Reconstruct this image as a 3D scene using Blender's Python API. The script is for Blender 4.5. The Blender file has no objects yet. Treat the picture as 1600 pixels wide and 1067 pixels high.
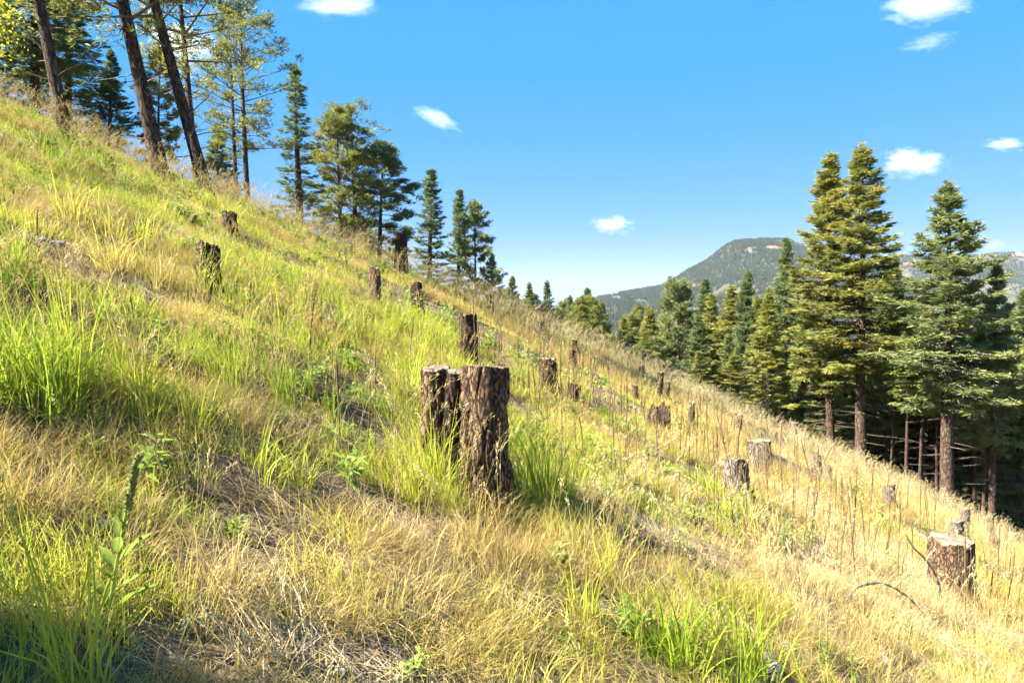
import bpy, math, random
import numpy as np
from mathutils import Vector, Matrix

# ------------------------------------------------------------------ camera, sky, sun, exposure
scene = bpy.context.scene
C = scene.collection
PITCH = math.radians(2.0)
EYE = 1.6
F = 1600 * 24 / 36.0
cam_d = bpy.data.cameras.new('camera')
cam_d.lens = 24; cam_d.sensor_width = 36; cam_d.clip_start = 0.05; cam_d.clip_end = 30000
cam = bpy.data.objects.new('camera', cam_d); C.objects.link(cam)
cam.location = (0, 0, EYE); cam.rotation_euler = (math.pi / 2 - PITCH, 0, 0)
scene.camera = cam

SUN_EL = math.radians(42.5)
SUN_AZ = math.radians(16)            # light travels towards +X, a little towards +Y
travel = Vector((math.cos(SUN_EL) * math.cos(SUN_AZ), math.cos(SUN_EL) * math.sin(SUN_AZ), -math.sin(SUN_EL)))
w = bpy.data.worlds.new('World'); scene.world = w; w.use_nodes = True
nt = w.node_tree; nt.nodes.clear()
sky = nt.nodes.new('ShaderNodeTexSky'); sky.sky_type = 'NISHITA'; sky.sun_disc = False
sky.sun_elevation = SUN_EL
sky.sun_rotation = math.atan2(-travel.x, -travel.y)
sky.altitude = 2200; sky.air_density = 1.0; sky.dust_density = 0.1; sky.ozone_density = 1.0
bg = nt.nodes.new('ShaderNodeBackground'); bg.inputs['Strength'].default_value = 0.058
out = nt.nodes.new('ShaderNodeOutputWorld')
# the camera's rendering of the sky: value compressed, saturation lifted, the same over the whole sky
sp = nt.nodes.new('ShaderNodeSeparateColor'); sp.mode = 'HSV'
cb = nt.nodes.new('ShaderNodeCombineColor'); cb.mode = 'HSV'
def wmath(op, a, b):
    m = nt.nodes.new('ShaderNodeMath'); m.operation = op; nt.links.new(a, m.inputs[0]); m.inputs[1].default_value = b; return m.outputs[0]
nt.links.new(sky.outputs[0], sp.inputs[0]); cb.inputs[0].default_value = 0.603
nt.links.new(wmath('MINIMUM', wmath('MAXIMUM', wmath('MULTIPLY', sp.outputs[1], 1.44), 0.45), 0.94), cb.inputs[1])
nt.links.new(wmath('MULTIPLY', wmath('POWER', wmath('DIVIDE', sp.outputs[2], 3.2), 0.08), 3.2), cb.inputs[2])
nt.links.new(cb.outputs[0], bg.inputs[0]); nt.links.new(bg.outputs[0], out.inputs[0])
sun_d = bpy.data.lights.new('sun', 'SUN'); sun_d.energy = 5.0; sun_d.angle = math.radians(0.55); sun_d.color = (1.0, 0.94, 0.84)
sun = bpy.data.objects.new('sun', sun_d); C.objects.link(sun)
sun.rotation_euler = travel.to_track_quat('-Z', 'Y').to_euler()
scene.view_settings.view_transform = 'Standard'; scene.view_settings.look = 'None'
scene.view_settings.exposure = 2.55; scene.view_settings.gamma = 1.0
scene.render.engine = 'CYCLES'
scene.cycles.max_bounces = 4; scene.cycles.adaptive_threshold = 0.04; scene.cycles.diffuse_bounces = 3; scene.cycles.glossy_bounces = 1
scene.cycles.transmission_bounces = 4; scene.cycles.transparent_max_bounces = 8; scene.cycles.volume_bounces = 1
scene.cycles.use_denoising = True
scene.cycles.sample_clamp_indirect = 6
scene.render.use_persistent_data = False

# ------------------------------------------------------------------ helpers
def sstep(a, b, x):
    t = np.clip((x - a) / (b - a), 0, 1); return t * t * (3 - 2 * t)

def _hash(ix, iy, s):
    h = (ix.astype(np.int64) * 374761393 + iy.astype(np.int64) * 668265263 + s * 974711) & 0xffffffff
    h = ((h ^ (h >> 13)) * 1274126177) & 0xffffffff
    return ((h ^ (h >> 16)) & 0xffff) / 65535.0

def vnoise(x, y, s=0):
    x = np.asarray(x, float); y = np.asarray(y, float)
    ix = np.floor(x); iy = np.floor(y); fx = x - ix; fy = y - iy
    fx = fx * fx * (3 - 2 * fx); fy = fy * fy * (3 - 2 * fy)
    a = _hash(ix, iy, s); b = _hash(ix + 1, iy, s); c = _hash(ix, iy + 1, s); d = _hash(ix + 1, iy + 1, s)
    return (a * (1 - fx) + b * fx) * (1 - fy) + (c * (1 - fx) + d * fx) * fy

def fbm(x, y, s=0, o=4):
    v = 0; a = 0.5
    for i in range(o):
        v = v + a * (vnoise(x, y, s + i * 17) - 0.5) * 2; x = x * 2.03; y = y * 2.03; a *= 0.5
    return v

def softplus(x):
    return np.log1p(np.exp(-np.abs(x))) + np.maximum(x, 0)

def height(x, y):
    """the hillside: rises to -X, falls to a wooded valley beyond a crest"""
    x = np.asarray(x, float); y = np.asarray(y, float)
    t = x / (np.maximum(y, 0) + 6)
    s = sstep(-0.5, 0.4, t)
    c = 0.07 - 0.023 * s
    yc = 31 + 20 * s
    z = -0.43 * x + c * np.maximum(y, -30)
    z = z - 0.10 * 4 * softplus((x - 15) / 4.0)
    z = z + 0.055 * np.maximum(-x - 14, 0) * sstep(8, 26, y)
    z = z - (0.34 - 0.11 * s) * 5 * softplus((y - yc) / 5.0)
    z = 27 - 5 * softplus((27 - z) / 5.0)
    val = -25 - 0.02 * np.clip(y, 0, 1800)
    z = val + 5 * softplus((z - val) / 5.0)
    near = 1 / (1 + (np.hypot(x, y) / 60) ** 2)
    z = z + near * (0.22 * fbm(x * 0.33 + 3, y * 0.33, 1) + 0.07 * fbm(x * 1.4, y * 1.4, 5, 3))
    # small cut banks on the upper hillside
    b = ((x + 8.2 - 0.25 * (y - 11.5)) / 0.5)
    z = z + 0.38 * (1 / (1 + np.exp(b)) ) * np.exp(-((y - 11.6) / 2.6) ** 2) * near
    z = z + (1 - near) * 3.0 * fbm(x * 0.02, y * 0.02, 9)
    return z

H0 = float(height(0.0, 0.0))
cam.location.z = EYE + H0
CAMP = np.array([0, 0, EYE + H0])

def ray(px, py):
    dx = (px - 800) / F; dz = (533.5 - py) / F
    return np.array([dx, math.cos(PITCH) + dz * math.sin(PITCH), -math.sin(PITCH) + dz * math.cos(PITCH)])

def at(px, py, D):
    d = ray(px, py); return CAMP + d * (D / d[1])

GCACHE = {}
def ground(px, py, far=90):
    if (px, py) not in GCACHE: GCACHE[(px, py)] = _ground(px, py, far)
    return GCACHE[(px, py)].copy()

def _ground(px, py, far):
    d = ray(px, py)
    t = 0.8 * (far / 0.8) ** np.linspace(0, 1, 700)
    for _ in range(2):
        p = CAMP[None] + d[None] * t[:, None]
        below = p[:, 2] < height(p[:, 0], p[:, 1])
        if not below.any():
            q = CAMP + d * 45; return np.array([q[0], q[1], float(height(q[0], q[1]))])
        k = max(1, int(np.argmax(below))); t = np.linspace(t[k - 1], t[k], 60)
    q = CAMP + d * t[k if k < len(t) else -1]
    return np.array([q[0], q[1], float(height(q[0], q[1]))])

def link(o, parent=None):
    C.objects.link(o)
    if parent: o.parent = parent
    return o

def mesh_np(name, verts, faces, mat=None, smooth=False, attrs=None):
    """faces: list of int arrays, each (n,k)"""
    me = bpy.data.meshes.new(name)
    verts = np.asarray(verts, np.float32)
    fl = [np.asarray(f, np.int32) for f in (faces if isinstance(faces, list) else [faces]) if len(f)]
    me.vertices.add(len(verts)); me.vertices.foreach_set('co', verts.ravel())
    nl = sum(f.size for f in fl); nf = sum(len(f) for f in fl)
    me.loops.add(nl); me.polygons.add(nf)
    me.loops.foreach_set('vertex_index', np.concatenate([f.ravel() for f in fl]))
    st = []; k = 0
    for f in fl:
        st.append(k + np.arange(len(f)) * f.shape[1]); k += f.size
    me.polygons.foreach_set('loop_start', np.concatenate(st).astype(np.int32))
    if smooth: me.polygons.foreach_set('use_smooth', np.ones(nf, bool))
    me.update(calc_edges=True); me.validate()
    if attrs:
        for n, v in attrs.items():
            a = me.attributes.new(n, 'FLOAT', 'POINT'); a.data.foreach_set('value', np.asarray(v, np.float32))
    if mat: me.materials.append(mat)
    return me

def obj(name, me, parent=None, loc=(0, 0, 0)):
    o = bpy.data.objects.new(name, me); o.location = loc
    return link(o, parent)

def tag(o, label=None, cat=None, group=None, kind=None):
    if label: o['label'] = label
    if cat: o['category'] = cat
    if group: o['group'] = group
    if kind: o['kind'] = kind
    return o

def empty(name, loc, rot=(0, 0, 0)):
    o = bpy.data.objects.new(name, None); o.location = loc; o.rotation_euler = rot
    o.empty_display_size = 0.2
    return link(o)

class MB:
    """collects vertices and faces of one mesh"""
    def __init__(s): s.v = []; s.q = []; s.t = []; s.n = 0
    def add(s, v, q=None, t=None):
        v = np.asarray(v, float)
        if q is not None and len(q): s.q.append(np.asarray(q) + s.n)
        if t is not None and len(t): s.t.append(np.asarray(t) + s.n)
        s.v.append(v); s.n += len(v)
    def tube(s, pts, rad, sides=6, cap=True):
        pts = np.asarray(pts, float); rad = np.broadcast_to(np.asarray(rad, float), (len(pts),))
        n = len(pts); tan = np.gradient(pts, axis=0); tan /= np.linalg.norm(tan, axis=1)[:, None] + 1e-9
        ref = np.array([0.31, 0.9, 0.2]) if abs(tan[0][2]) > 0.7 else np.array([0, 0, 1.0])
        a = np.cross(tan, ref); a /= np.linalg.norm(a, axis=1)[:, None] + 1e-9
        b = np.cross(tan, a)
        th = np.arange(sides) / sides * 2 * np.pi
        v = pts[:, None] + rad[:, None, None] * (np.cos(th)[None, :, None] * a[:, None] + np.sin(th)[None, :, None] * b[:, None])
        i = np.arange(n - 1)[:, None] * sides; j = np.arange(sides)[None]; k = (j + 1) % sides
        q = np.stack([i + j, i + k, i + k + sides, i + j + sides], -1).reshape(-1, 4)
        v = v.reshape(-1, 3); t = None
        if cap:
            v = np.vstack([v, pts[-1]]); base = (n - 1) * sides
            t = np.stack([base + np.arange(sides), base + (np.arange(sides) + 1) % sides, np.full(sides, n * sides)], -1)
        s.add(v, q, t)
    def mesh(s, name, mat, smooth=False, attrs=None):
        f = []
        if s.q: f.append(np.vstack(s.q))
        if s.t: f.append(np.vstack(s.t))
        return mesh_np(name, np.vstack(s.v), f, mat, smooth, attrs)

# ------------------------------------------------------------------ materials
def new_mat(name):
    m = bpy.data.materials.new(name); m.use_nodes = True; m.node_tree.nodes.clear()
    return m, m.node_tree.nodes, m.node_tree.links

def N(nodes, t, **kw):
    n = nodes.new(t)
    for k, v in kw.items(): setattr(n, k, v)
    return n

def ramp(nodes, stops, interp='LINEAR'):
    r = nodes.new('ShaderNodeValToRGB'); r.color_ramp.interpolation = interp
    e = r.color_ramp.elements
    while len(e) < len(stops): e.new(0.5)
    for i, (p, c) in enumerate(stops): e[i].position = p; e[i].color = (*c, 1)
    return r

def leaf_mat(name, stops, transl=0.35, attr='vary', inst=None, amp=0.3, objtint=False, rough=0.6, spec=0.15):
    """thin two-sided foliage: colour from a ramp driven by a per-blade value (and an instance value)"""
    m, n, l = new_mat(name)
    a = N(n, 'ShaderNodeAttribute', attribute_name=attr)
    r = ramp(n, stops)
    if inst:
        ia = N(n, 'ShaderNodeAttribute', attribute_name=inst, attribute_type='INSTANCER')
        ma = N(n, 'ShaderNodeMath', operation='MULTIPLY_ADD'); ma.inputs[1].default_value = amp; ma.inputs[2].default_value = -amp / 2
        l.new(a.outputs['Fac'], ma.inputs[0])
        ad = N(n, 'ShaderNodeMath', operation='ADD'); l.new(ma.outputs[0], ad.inputs[0]); l.new(ia.outputs['Fac'], ad.inputs[1])
        l.new(ad.outputs[0], r.inputs[0])
    else:
        l.new(a.outputs['Fac'], r.inputs[0])
    col = r.outputs[0]
    if objtint:
        oi = N(n, 'ShaderNodeObjectInfo'); mx = N(n, 'ShaderNodeMix', data_type='RGBA', blend_type='MULTIPLY'); mx.inputs[0].default_value = 1
        l.new(col, mx.inputs[6]); l.new(oi.outputs['Color'], mx.inputs[7]); col = mx.outputs[2]
    p = N(n, 'ShaderNodeBsdfPrincipled'); p.inputs['Roughness'].default_value = rough; p.inputs['Specular IOR Level'].default_value = spec
    tr = N(n, 'ShaderNodeBsdfTranslucent'); mix = N(n, 'ShaderNodeMixShader'); mix.inputs[0].default_value = transl
    l.new(col, p.inputs['Base Color']); l.new(col, tr.inputs[0])
    l.new(p.outputs[0], mix.inputs[1]); l.new(tr.outputs[0], mix.inputs[2])
    o = N(n, 'ShaderNodeOutputMaterial'); l.new(mix.outputs[0], o.inputs[0])
    return m

def bark_mat(name, dark, mid, light, scale=(9, 9, 2.2), bump=0.5, objtint=False, dist=0.03):
    m, n, l = new_mat(name)
    tc = N(n, 'ShaderNodeTexCoord'); mp = N(n, 'ShaderNodeMapping'); mp.inputs['Scale'].default_value = scale
    l.new(tc.outputs['Object'], mp.inputs[0])
    v = N(n, 'ShaderNodeTexVoronoi', feature='DISTANCE_TO_EDGE'); v.inputs['Scale'].default_value = 1.6
    nz = N(n, 'ShaderNodeTexNoise'); nz.inputs['Scale'].default_value = 2.5; nz.inputs['Detail'].default_value = 7; nz.inputs['Roughness'].default_value = 0.68
    l.new(mp.outputs[0], nz.inputs[0])
    ad = N(n, 'ShaderNodeVectorMath', operation='ADD'); sc = N(n, 'ShaderNodeVectorMath', operation='SCALE'); sc.inputs['Scale'].default_value = 0.6
    l.new(nz.outputs['Color'], sc.inputs[0]); l.new(mp.outputs[0], ad.inputs[0]); l.new(sc.outputs[0], ad.inputs[1]); l.new(ad.outputs[0], v.inputs[0])
    r1 = ramp(n, [(0.25, dark), (0.5, mid), (0.75, light)]); l.new(nz.outputs[0], r1.inputs[0])
    mr = N(n, 'ShaderNodeMapRange'); mr.inputs['From Max'].default_value = 0.16; l.new(v.outputs['Distance'], mr.inputs[0])
    mx = N(n, 'ShaderNodeMix', data_type='RGBA'); mx.inputs[6].default_value = (*[c * 0.45 for c in dark], 1)
    l.new(mr.outputs[0], mx.inputs[0]); l.new(r1.outputs[0], mx.inputs[7])
    h = N(n, 'ShaderNodeMath', operation='MULTIPLY_ADD'); h.inputs[1].default_value = 0.5; l.new(nz.outputs[0], h.inputs[0]); l.new(mr.outputs[0], h.inputs[2])
    b = N(n, 'ShaderNodeBump'); b.inputs['Strength'].default_value = bump; b.inputs['Distance'].default_value = dist; l.new(h.outputs[0], b.inputs['Height'])
    p = N(n, 'ShaderNodeBsdfPrincipled'); p.inputs['Roughness'].default_value = 0.9; p.inputs['Specular IOR Level'].default_value = 0.15
    l.new(mx.outputs[2], p.inputs['Base Color']); l.new(b.outputs[0], p.inputs['Normal'])
    o = N(n, 'ShaderNodeOutputMaterial'); l.new(p.outputs[0], o.inputs[0])
    return m

def plain_mat(name, c1, c2, scale=20, rough=0.9, bump=0.3, dist=0.01):
    m, n, l = new_mat(name)
    tc = N(n, 'ShaderNodeTexCoord'); nz = N(n, 'ShaderNodeTexNoise'); nz.inputs['Scale'].default_value = scale; nz.inputs['Detail'].default_value = 6; nz.inputs['Roughness'].default_value = 0.65
    l.new(tc.outputs['Object'], nz.inputs[0])
    r = ramp(n, [(0.3, c1), (0.7, c2)]); l.new(nz.outputs[0], r.inputs[0])
    b = N(n, 'ShaderNodeBump'); b.inputs['Strength'].default_value = bump; b.inputs['Distance'].default_value = dist; l.new(nz.outputs[0], b.inputs['Height'])
    p = N(n, 'ShaderNodeBsdfPrincipled'); p.inputs['Roughness'].default_value = rough; p.inputs['Specular IOR Level'].default_value = 0.2
    l.new(r.outputs[0], p.inputs['Base Color']); l.new(b.outputs[0], p.inputs['Normal'])
    o = N(n, 'ShaderNodeOutputMaterial'); l.new(p.outputs[0], o.inputs[0])
    return m

def cut_mat(name):
    """sawn end grain: rings round the local axis, radial cracks, weathered grey to tan"""
    m, n, l = new_mat(name)
    tc = N(n, 'ShaderNodeTexCoord')
    wv = N(n, 'ShaderNodeTexWave', wave_type='RINGS', rings_direction='Z'); wv.inputs['Scale'].default_value = 22; wv.inputs['Distortion'].default_value = 2.5; wv.inputs['Detail'].default_value = 3
    l.new(tc.outputs['Object'], wv.inputs[0])
    nz = N(n, 'ShaderNodeTexNoise'); nz.inputs['Scale'].default_value = 9; nz.inputs['Detail'].default_value = 6
    l.new(tc.outputs['Object'], nz.inputs[0])
    r = ramp(n, [(0.3, (0.08, 0.062, 0.045)), (0.5, (0.18, 0.142, 0.10)), (0.72, (0.28, 0.225, 0.16))]); l.new(nz.outputs[0], r.inputs[0])
    mx = N(n, 'ShaderNodeMix', data_type='RGBA', blend_type='MULTIPLY'); r2 = ramp(n, [(0, (0.72, 0.68, 0.62)), (0.6, (1, 1, 1))]); l.new(wv.outputs[0], r2.inputs[0])
    mx.inputs[0].default_value = 1; l.new(r.outputs[0], mx.inputs[6]); l.new(r2.outputs[0], mx.inputs[7])
    b = N(n, 'ShaderNodeBump'); b.inputs['Strength'].default_value = 0.5; b.inputs['Distance'].default_value = 0.01; l.new(nz.outputs[0], b.inputs['Height'])
    p = N(n, 'ShaderNodeBsdfPrincipled'); p.inputs['Roughness'].default_value = 0.85; p.inputs['Specular IOR Level'].default_value = 0.2
    l.new(mx.outputs[2], p.inputs['Base Color']); l.new(b.outputs[0], p.inputs['Normal'])
    o = N(n, 'ShaderNodeOutputMaterial'); l.new(p.outputs[0], o.inputs[0])
    return m

def soil_mat():
    m, n, l = new_mat('soil')
    g = N(n, 'ShaderNodeNewGeometry')
    def noise(s, d=5):
        z = N(n, 'ShaderNodeTexNoise'); z.inputs['Scale'].default_value = s; z.inputs['Detail'].default_value = d; z.inputs['Roughness'].default_value = 0.65
        l.new(g.outputs['Position'], z.inputs[0]); return z
    n1 = noise(0.7); n2 = noise(14, 8); n3 = noise(60, 3)
    r1 = ramp(n, [(0.3, (0.045, 0.030, 0.020)), (0.55, (0.10, 0.070, 0.043)), (0.75, (0.20, 0.155, 0.10))]); l.new(n2.outputs[0], r1.inputs[0])
    r2 = ramp(n, [(0.3, (0.06, 0.042, 0.026)), (0.7, (0.26, 0.20, 0.115))]); l.new(n3.outputs[0], r2.inputs[0])
    mx = N(n, 'ShaderNodeMix', data_type='RGBA'); l.new(n1.outputs[0], mx.inputs[0]); l.new(r1.outputs[0], mx.inputs[6]); l.new(r2.outputs[0], mx.inputs[7])
    b = N(n, 'ShaderNodeBump'); b.inputs['Strength'].default_value = 0.8; b.inputs['Distance'].default_value = 0.03; l.new(n2.outputs[0], b.inputs['Height'])
    p = N(n, 'ShaderNodeBsdfPrincipled'); p.inputs['Roughness'].default_value = 0.95; p.inputs['Specular IOR Level'].default_value = 0.1
    l.new(mx.outputs[2], p.inputs['Base Color']); l.new(b.outputs[0], p.inputs['Normal'])
    o = N(n, 'ShaderNodeOutputMaterial'); l.new(p.outputs[0], o.inputs[0])
    return m

def mountain_mat(red=False):
    m, n, l = new_mat('mountain_slope')
    g = N(n, 'ShaderNodeNewGeometry')
    nz = N(n, 'ShaderNodeTexNoise'); nz.inputs['Scale'].default_value = 0.012; nz.inputs['Detail'].default_value = 9; nz.inputs['Roughness'].default_value = 0.7
    l.new(g.outputs['Position'], nz.inputs[0])
    r = ramp(n, [(0.35, (0.05, 0.05, 0.03)), (0.5, (0.08, 0.072, 0.048)), (0.64, (0.14, 0.11, 0.08)), (0.78, (0.22, 0.165, 0.12))])
    l.new(nz.outputs[0], r.inputs[0])
    b = N(n, 'ShaderNodeBump'); b.inputs['Strength'].default_value = 0.7; b.inputs['Distance'].default_value = 14; l.new(nz.outputs[0], b.inputs['Height'])
    a = N(n, 'ShaderNodeAttribute', attribute_name='rock')
    mx = N(n, 'ShaderNodeMix', data_type='RGBA'); mx.inputs[7].default_value = (0.42, 0.17, 0.09, 1)
    l.new(a.outputs['Fac'], mx.inputs[0]); l.new(r.outputs[0], mx.inputs[6])
    p = N(n, 'ShaderNodeBsdfPrincipled'); p.inputs['Roughness'].default_value = 0.95; p.inputs['Specular IOR Level'].default_value = 0.05
    l.new(mx.outputs[2], p.inputs['Base Color']); l.new(b.outputs[0], p.inputs['Normal'])
    o = N(n, 'ShaderNodeOutputMaterial'); l.new(p.outputs[0], o.inputs[0])
    return m

M = {}
M['soil'] = soil_mat()
M['mountain'] = mountain_mat()
GRASS = [(0.0, (0.14, 0.23, 0.024)), (0.2, (0.30, 0.38, 0.032)), (0.4, (0.45, 0.46, 0.055)), (0.62, (0.54, 0.45, 0.10)), (0.82, (0.52, 0.40, 0.17)), (1.0, (0.60, 0.49, 0.28))]
M['grass'] = leaf_mat('grass_blade', GRASS, 0.48, inst='dry', amp=0.34)
M['straw'] = leaf_mat('dry_grass_blade', [(0, (0.30, 0.21, 0.05)), (0.4, (0.405, 0.295, 0.092)), (0.75, (0.46, 0.355, 0.15)), (1, (0.52, 0.43, 0.235))], 0.35, inst='dry', amp=0.5)
M['gold'] = leaf_mat('golden_grass_blade', [(0, (0.17, 0.22, 0.03)), (0.35, (0.30, 0.26, 0.05)), (0.65, (0.42, 0.30, 0.085)), (1, (0.52, 0.385, 0.145))], 0.4, inst='dry', amp=0.6)
M['thatch'] = leaf_mat('thatch', [(0, (0.10, 0.07, 0.045)), (0.4, (0.24, 0.17, 0.09)), (0.75, (0.42, 0.32, 0.18)), (1, (0.50, 0.42, 0.28))], 0.15, inst='dry', amp=0.6)
M['forb'] = leaf_mat('herb_leaf', [(0, (0.12, 0.19, 0.03)), (0.5, (0.20, 0.28, 0.045)), (1, (0.32, 0.35, 0.12))], 0.35, inst='dry', amp=0.35)
M['forb_one'] = leaf_mat('weed_leaf', [(0, (0.07, 0.16, 0.03)), (0.6, (0.14, 0.26, 0.05)), (1, (0.22, 0.33, 0.08))], 0.35)
M['mullein'] = leaf_mat('mullein_leaf', [(0, (0.18, 0.26, 0.04)), (0.6, (0.25, 0.32, 0.06)), (1, (0.45, 0.42, 0.18))], 0.5, spec=0.05, rough=0.9)
M['mullein_spike'] = leaf_mat('mullein_spike', [(0, (0.17, 0.20, 0.06)), (1, (0.36, 0.36, 0.13))], 0.35)
M['sage'] = leaf_mat('sage_leaf', [(0, (0.14, 0.20, 0.13)), (1, (0.28, 0.34, 0.25))], 0.25)
M['aspen'] = leaf_mat('aspen_leaf', [(0, (0.30, 0.36, 0.02)), (1, (0.62, 0.50, 0.04))], 0.5)
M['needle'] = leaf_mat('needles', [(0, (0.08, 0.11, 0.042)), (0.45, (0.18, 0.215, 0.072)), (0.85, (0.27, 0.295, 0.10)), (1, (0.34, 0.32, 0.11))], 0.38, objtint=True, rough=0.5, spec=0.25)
M['far_needle'] = leaf_mat('far_needles', [(0, (0.022, 0.03, 0.017)), (0.6, (0.042, 0.052, 0.024)), (1, (0.085, 0.085, 0.036))], 0.1, inst='dry', amp=0.3)
M['bark'] = bark_mat('pine_bark', (0.045, 0.03, 0.022), (0.10, 0.066, 0.045), (0.19, 0.125, 0.085), (7, 7, 1.6), 0.8)
M['bark_red'] = bark_mat('ponderosa_bark', (0.16, 0.08, 0.045), (0.30, 0.16, 0.09), (0.42, 0.25, 0.15), (7, 7, 1.6), 0.6)
M['stump_bark'] = bark_mat('stump_bark', (0.04, 0.026, 0.017), (0.135, 0.084, 0.049), (0.34, 0.225, 0.125), (22, 22, 7), 0.8, dist=0.012)
M['stump_dark'] = bark_mat('charred_stump_bark', (0.02, 0.014, 0.011), (0.06, 0.038, 0.026), (0.15, 0.095, 0.06), (26, 26, 8), 0.8, dist=0.012)
M['stump_grey'] = bark_mat('weathered_stump_bark', (0.09, 0.075, 0.06), (0.19, 0.155, 0.12), (0.33, 0.28, 0.22), (26, 26, 6), 0.8, dist=0.012)
M['cut'] = cut_mat('sawn_wood')
M['limb'] = plain_mat('dead_limb', (0.10, 0.075, 0.055), (0.24, 0.19, 0.15), 12)
M['stalk'] = plain_mat('dry_stalk', (0.075, 0.046, 0.026), (0.18, 0.115, 0.06), 40)
M['grey_wood'] = bark_mat('weathered_log', (0.16, 0.14, 0.125), (0.33, 0.30, 0.27), (0.50, 0.47, 0.43), (4, 30, 30), 0.6, dist=0.008)
M['rock'] = plain_mat('granite', (0.14, 0.13, 0.115), (0.30, 0.28, 0.25), 14)

# ------------------------------------------------------------------ ground sheet
def build_ground():
    nx, ny = 430, 430
    A = 1.6
    ux = np.linspace(-math.asinh(6000 / A), math.asinh(9000 / A), nx)
    uy = np.linspace(-math.asinh(900 / A), math.asinh(9000 / A), ny)
    X, Y = np.meshgrid(A * np.sinh(ux), 3.0 + A * np.sinh(uy))
    Z = height(X, Y)
    v = np.stack([X, Y, Z], -1).reshape(-1, 3)
    i = np.arange(ny - 1)[:, None] * nx; j = np.arange(nx - 1)[None]
    q = np.stack([i + j, i + j + 1, i + j + 1 + nx, i + j + nx], -1).reshape(-1, 4)
    o = obj('ground', mesh_np('ground', v, q, M['soil'], True))
    tag(o, 'brown soil and litter of the steep hillside under the grass', 'ground', kind='structure')
build_ground()

# ------------------------------------------------------------------ far mountain and ridge
def skyline(D, pts):
    P = [at(a, b, D) for a, b in pts]
    return np.array([p[0] for p in P]), np.array([p[2] for p in P])

MT = {}
def build_mountain(name, D, pts, y0, y1, x0, x1, seed, label, rocks):
    sx, sz = skyline(D, pts)
    nx, ny = 260, 120
    xs = np.linspace(x0, x1, nx); ys = np.linspace(y0, y1, ny)
    def hf(x, y):
        r = np.interp(x, sx, sz)
        base = -70.0
        t = np.clip((y - y0) / (D - y0), 0, 1); back = np.clip((y - D) / (y1 - D), 0, 1)
        front = t ** 1.15
        spur = fbm(x / 330.0, y / 600.0, seed, 5)
        z = base + (r - base) * front * (1 - back ** 2)
        amp = 130 * t * (1 - t) * 2.2 + 9 * (1 - back)
        z = z + amp * spur * np.where(y < D, 1 - 0.93 * sstep(0.8, 1.0, t), 0.07)
        return z
    X, Y = np.meshgrid(xs, ys); Z = hf(X, Y)
    rock = np.zeros_like(X)
    for (px, py, rx, rz) in rocks:
        p = at(px, py, D)
        # screen-height of a slope point seen from the camera position is its bearing: use x and z
        sc = D / Y
        rock += np.exp(-(((X * sc - p[0]) / rx) ** 2 + (((Z - CAMP[2]) * sc - (p[2] - CAMP[2])) / rz) ** 2))
    rock = np.clip(rock * (0.6 + 1.1 * fbm(X / 60.0, Z / 25.0, seed + 3)), 0, 1)
    v = np.stack([X, Y, Z], -1).reshape(-1, 3)
    i = np.arange(ny - 1)[:, None] * nx; j = np.arange(nx - 1)[None]
    q = np.stack([i + j, i + j + 1, i + j + 1 + nx, i + j + nx], -1).reshape(-1, 4)
    o = obj(name, mesh_np(name, v, q, M['mountain'], True, {'rock': rock.ravel()}))
    tag(o, label, 'mountain', kind='structure')
    MT[name] = (hf, x0, x1, y0, D, rock, xs, ys)

build_mountain('mountain', 3000, [(300, 520), (700, 500), (860, 486), (933, 465), (987, 456), (1040, 447), (1075, 424), (1106, 408), (1138, 383), (1152, 377), (1198, 374), (1226, 375), (1262, 384), (1300, 410), (1360, 452), (1450, 480), (1700, 510), (2300, 530)],
               1300, 4000, -600, 2300, 11, 'broad forested mountain with a flat rocky summit across the valley', [(1205, 387, 45, 8), (1118, 424, 45, 6), (1150, 462, 60, 9), (1085, 446, 40, 5)])
build_mountain('far_ridge', 3900, [(900, 520), (1200, 440), (1300, 412), (1386, 402), (1425, 400), (1480, 401), (1535, 399), (1560, 396), (1583, 395), (1640, 394), (1760, 398), (2300, 420)],
               2500, 4300, 300, 4200, 23, 'long low ridge with red cliffs behind the tall firs', [(1590, 399, 110, 14), (1420, 412, 60, 6), (1480, 409, 60, 6)])

# ------------------------------------------------------------------ conifers
rng = np.random.default_rng(7)

def unit(v): return v / (np.linalg.norm(v, axis=-1, keepdims=True) + 1e-9)

def needle_fan(P, Dr, k, L, W, rng, spread=0.55, zsq=1.0):
    """k thin blades at every tuft point P, fanned round direction Dr"""
    n = len(P)
    d = unit(Dr[:, None, :] + rng.normal(0, spread, (n, k, 3)) * np.array([1, 1, zsq]))
    side = unit(np.cross(d, rng.normal(0, 1, (n, k, 3))))
    ln = L * rng.uniform(0.6, 1.25, (n, k, 1)); wd = W * rng.uniform(0.7, 1.2, (n, k, 1))
    b = P[:, None, :] + d * ln * -0.12
    m = P[:, None, :] + d * ln * 0.5
    a1 = m - side * wd * 0.5; a2 = m + side * wd * 0.5; tip = P[:, None, :] + d * ln
    v = np.stack([b, a1, tip, a2], 2).reshape(-1, 3)
    q = np.arange(n * k * 4).reshape(-1, 4)
    return v, q

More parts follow.
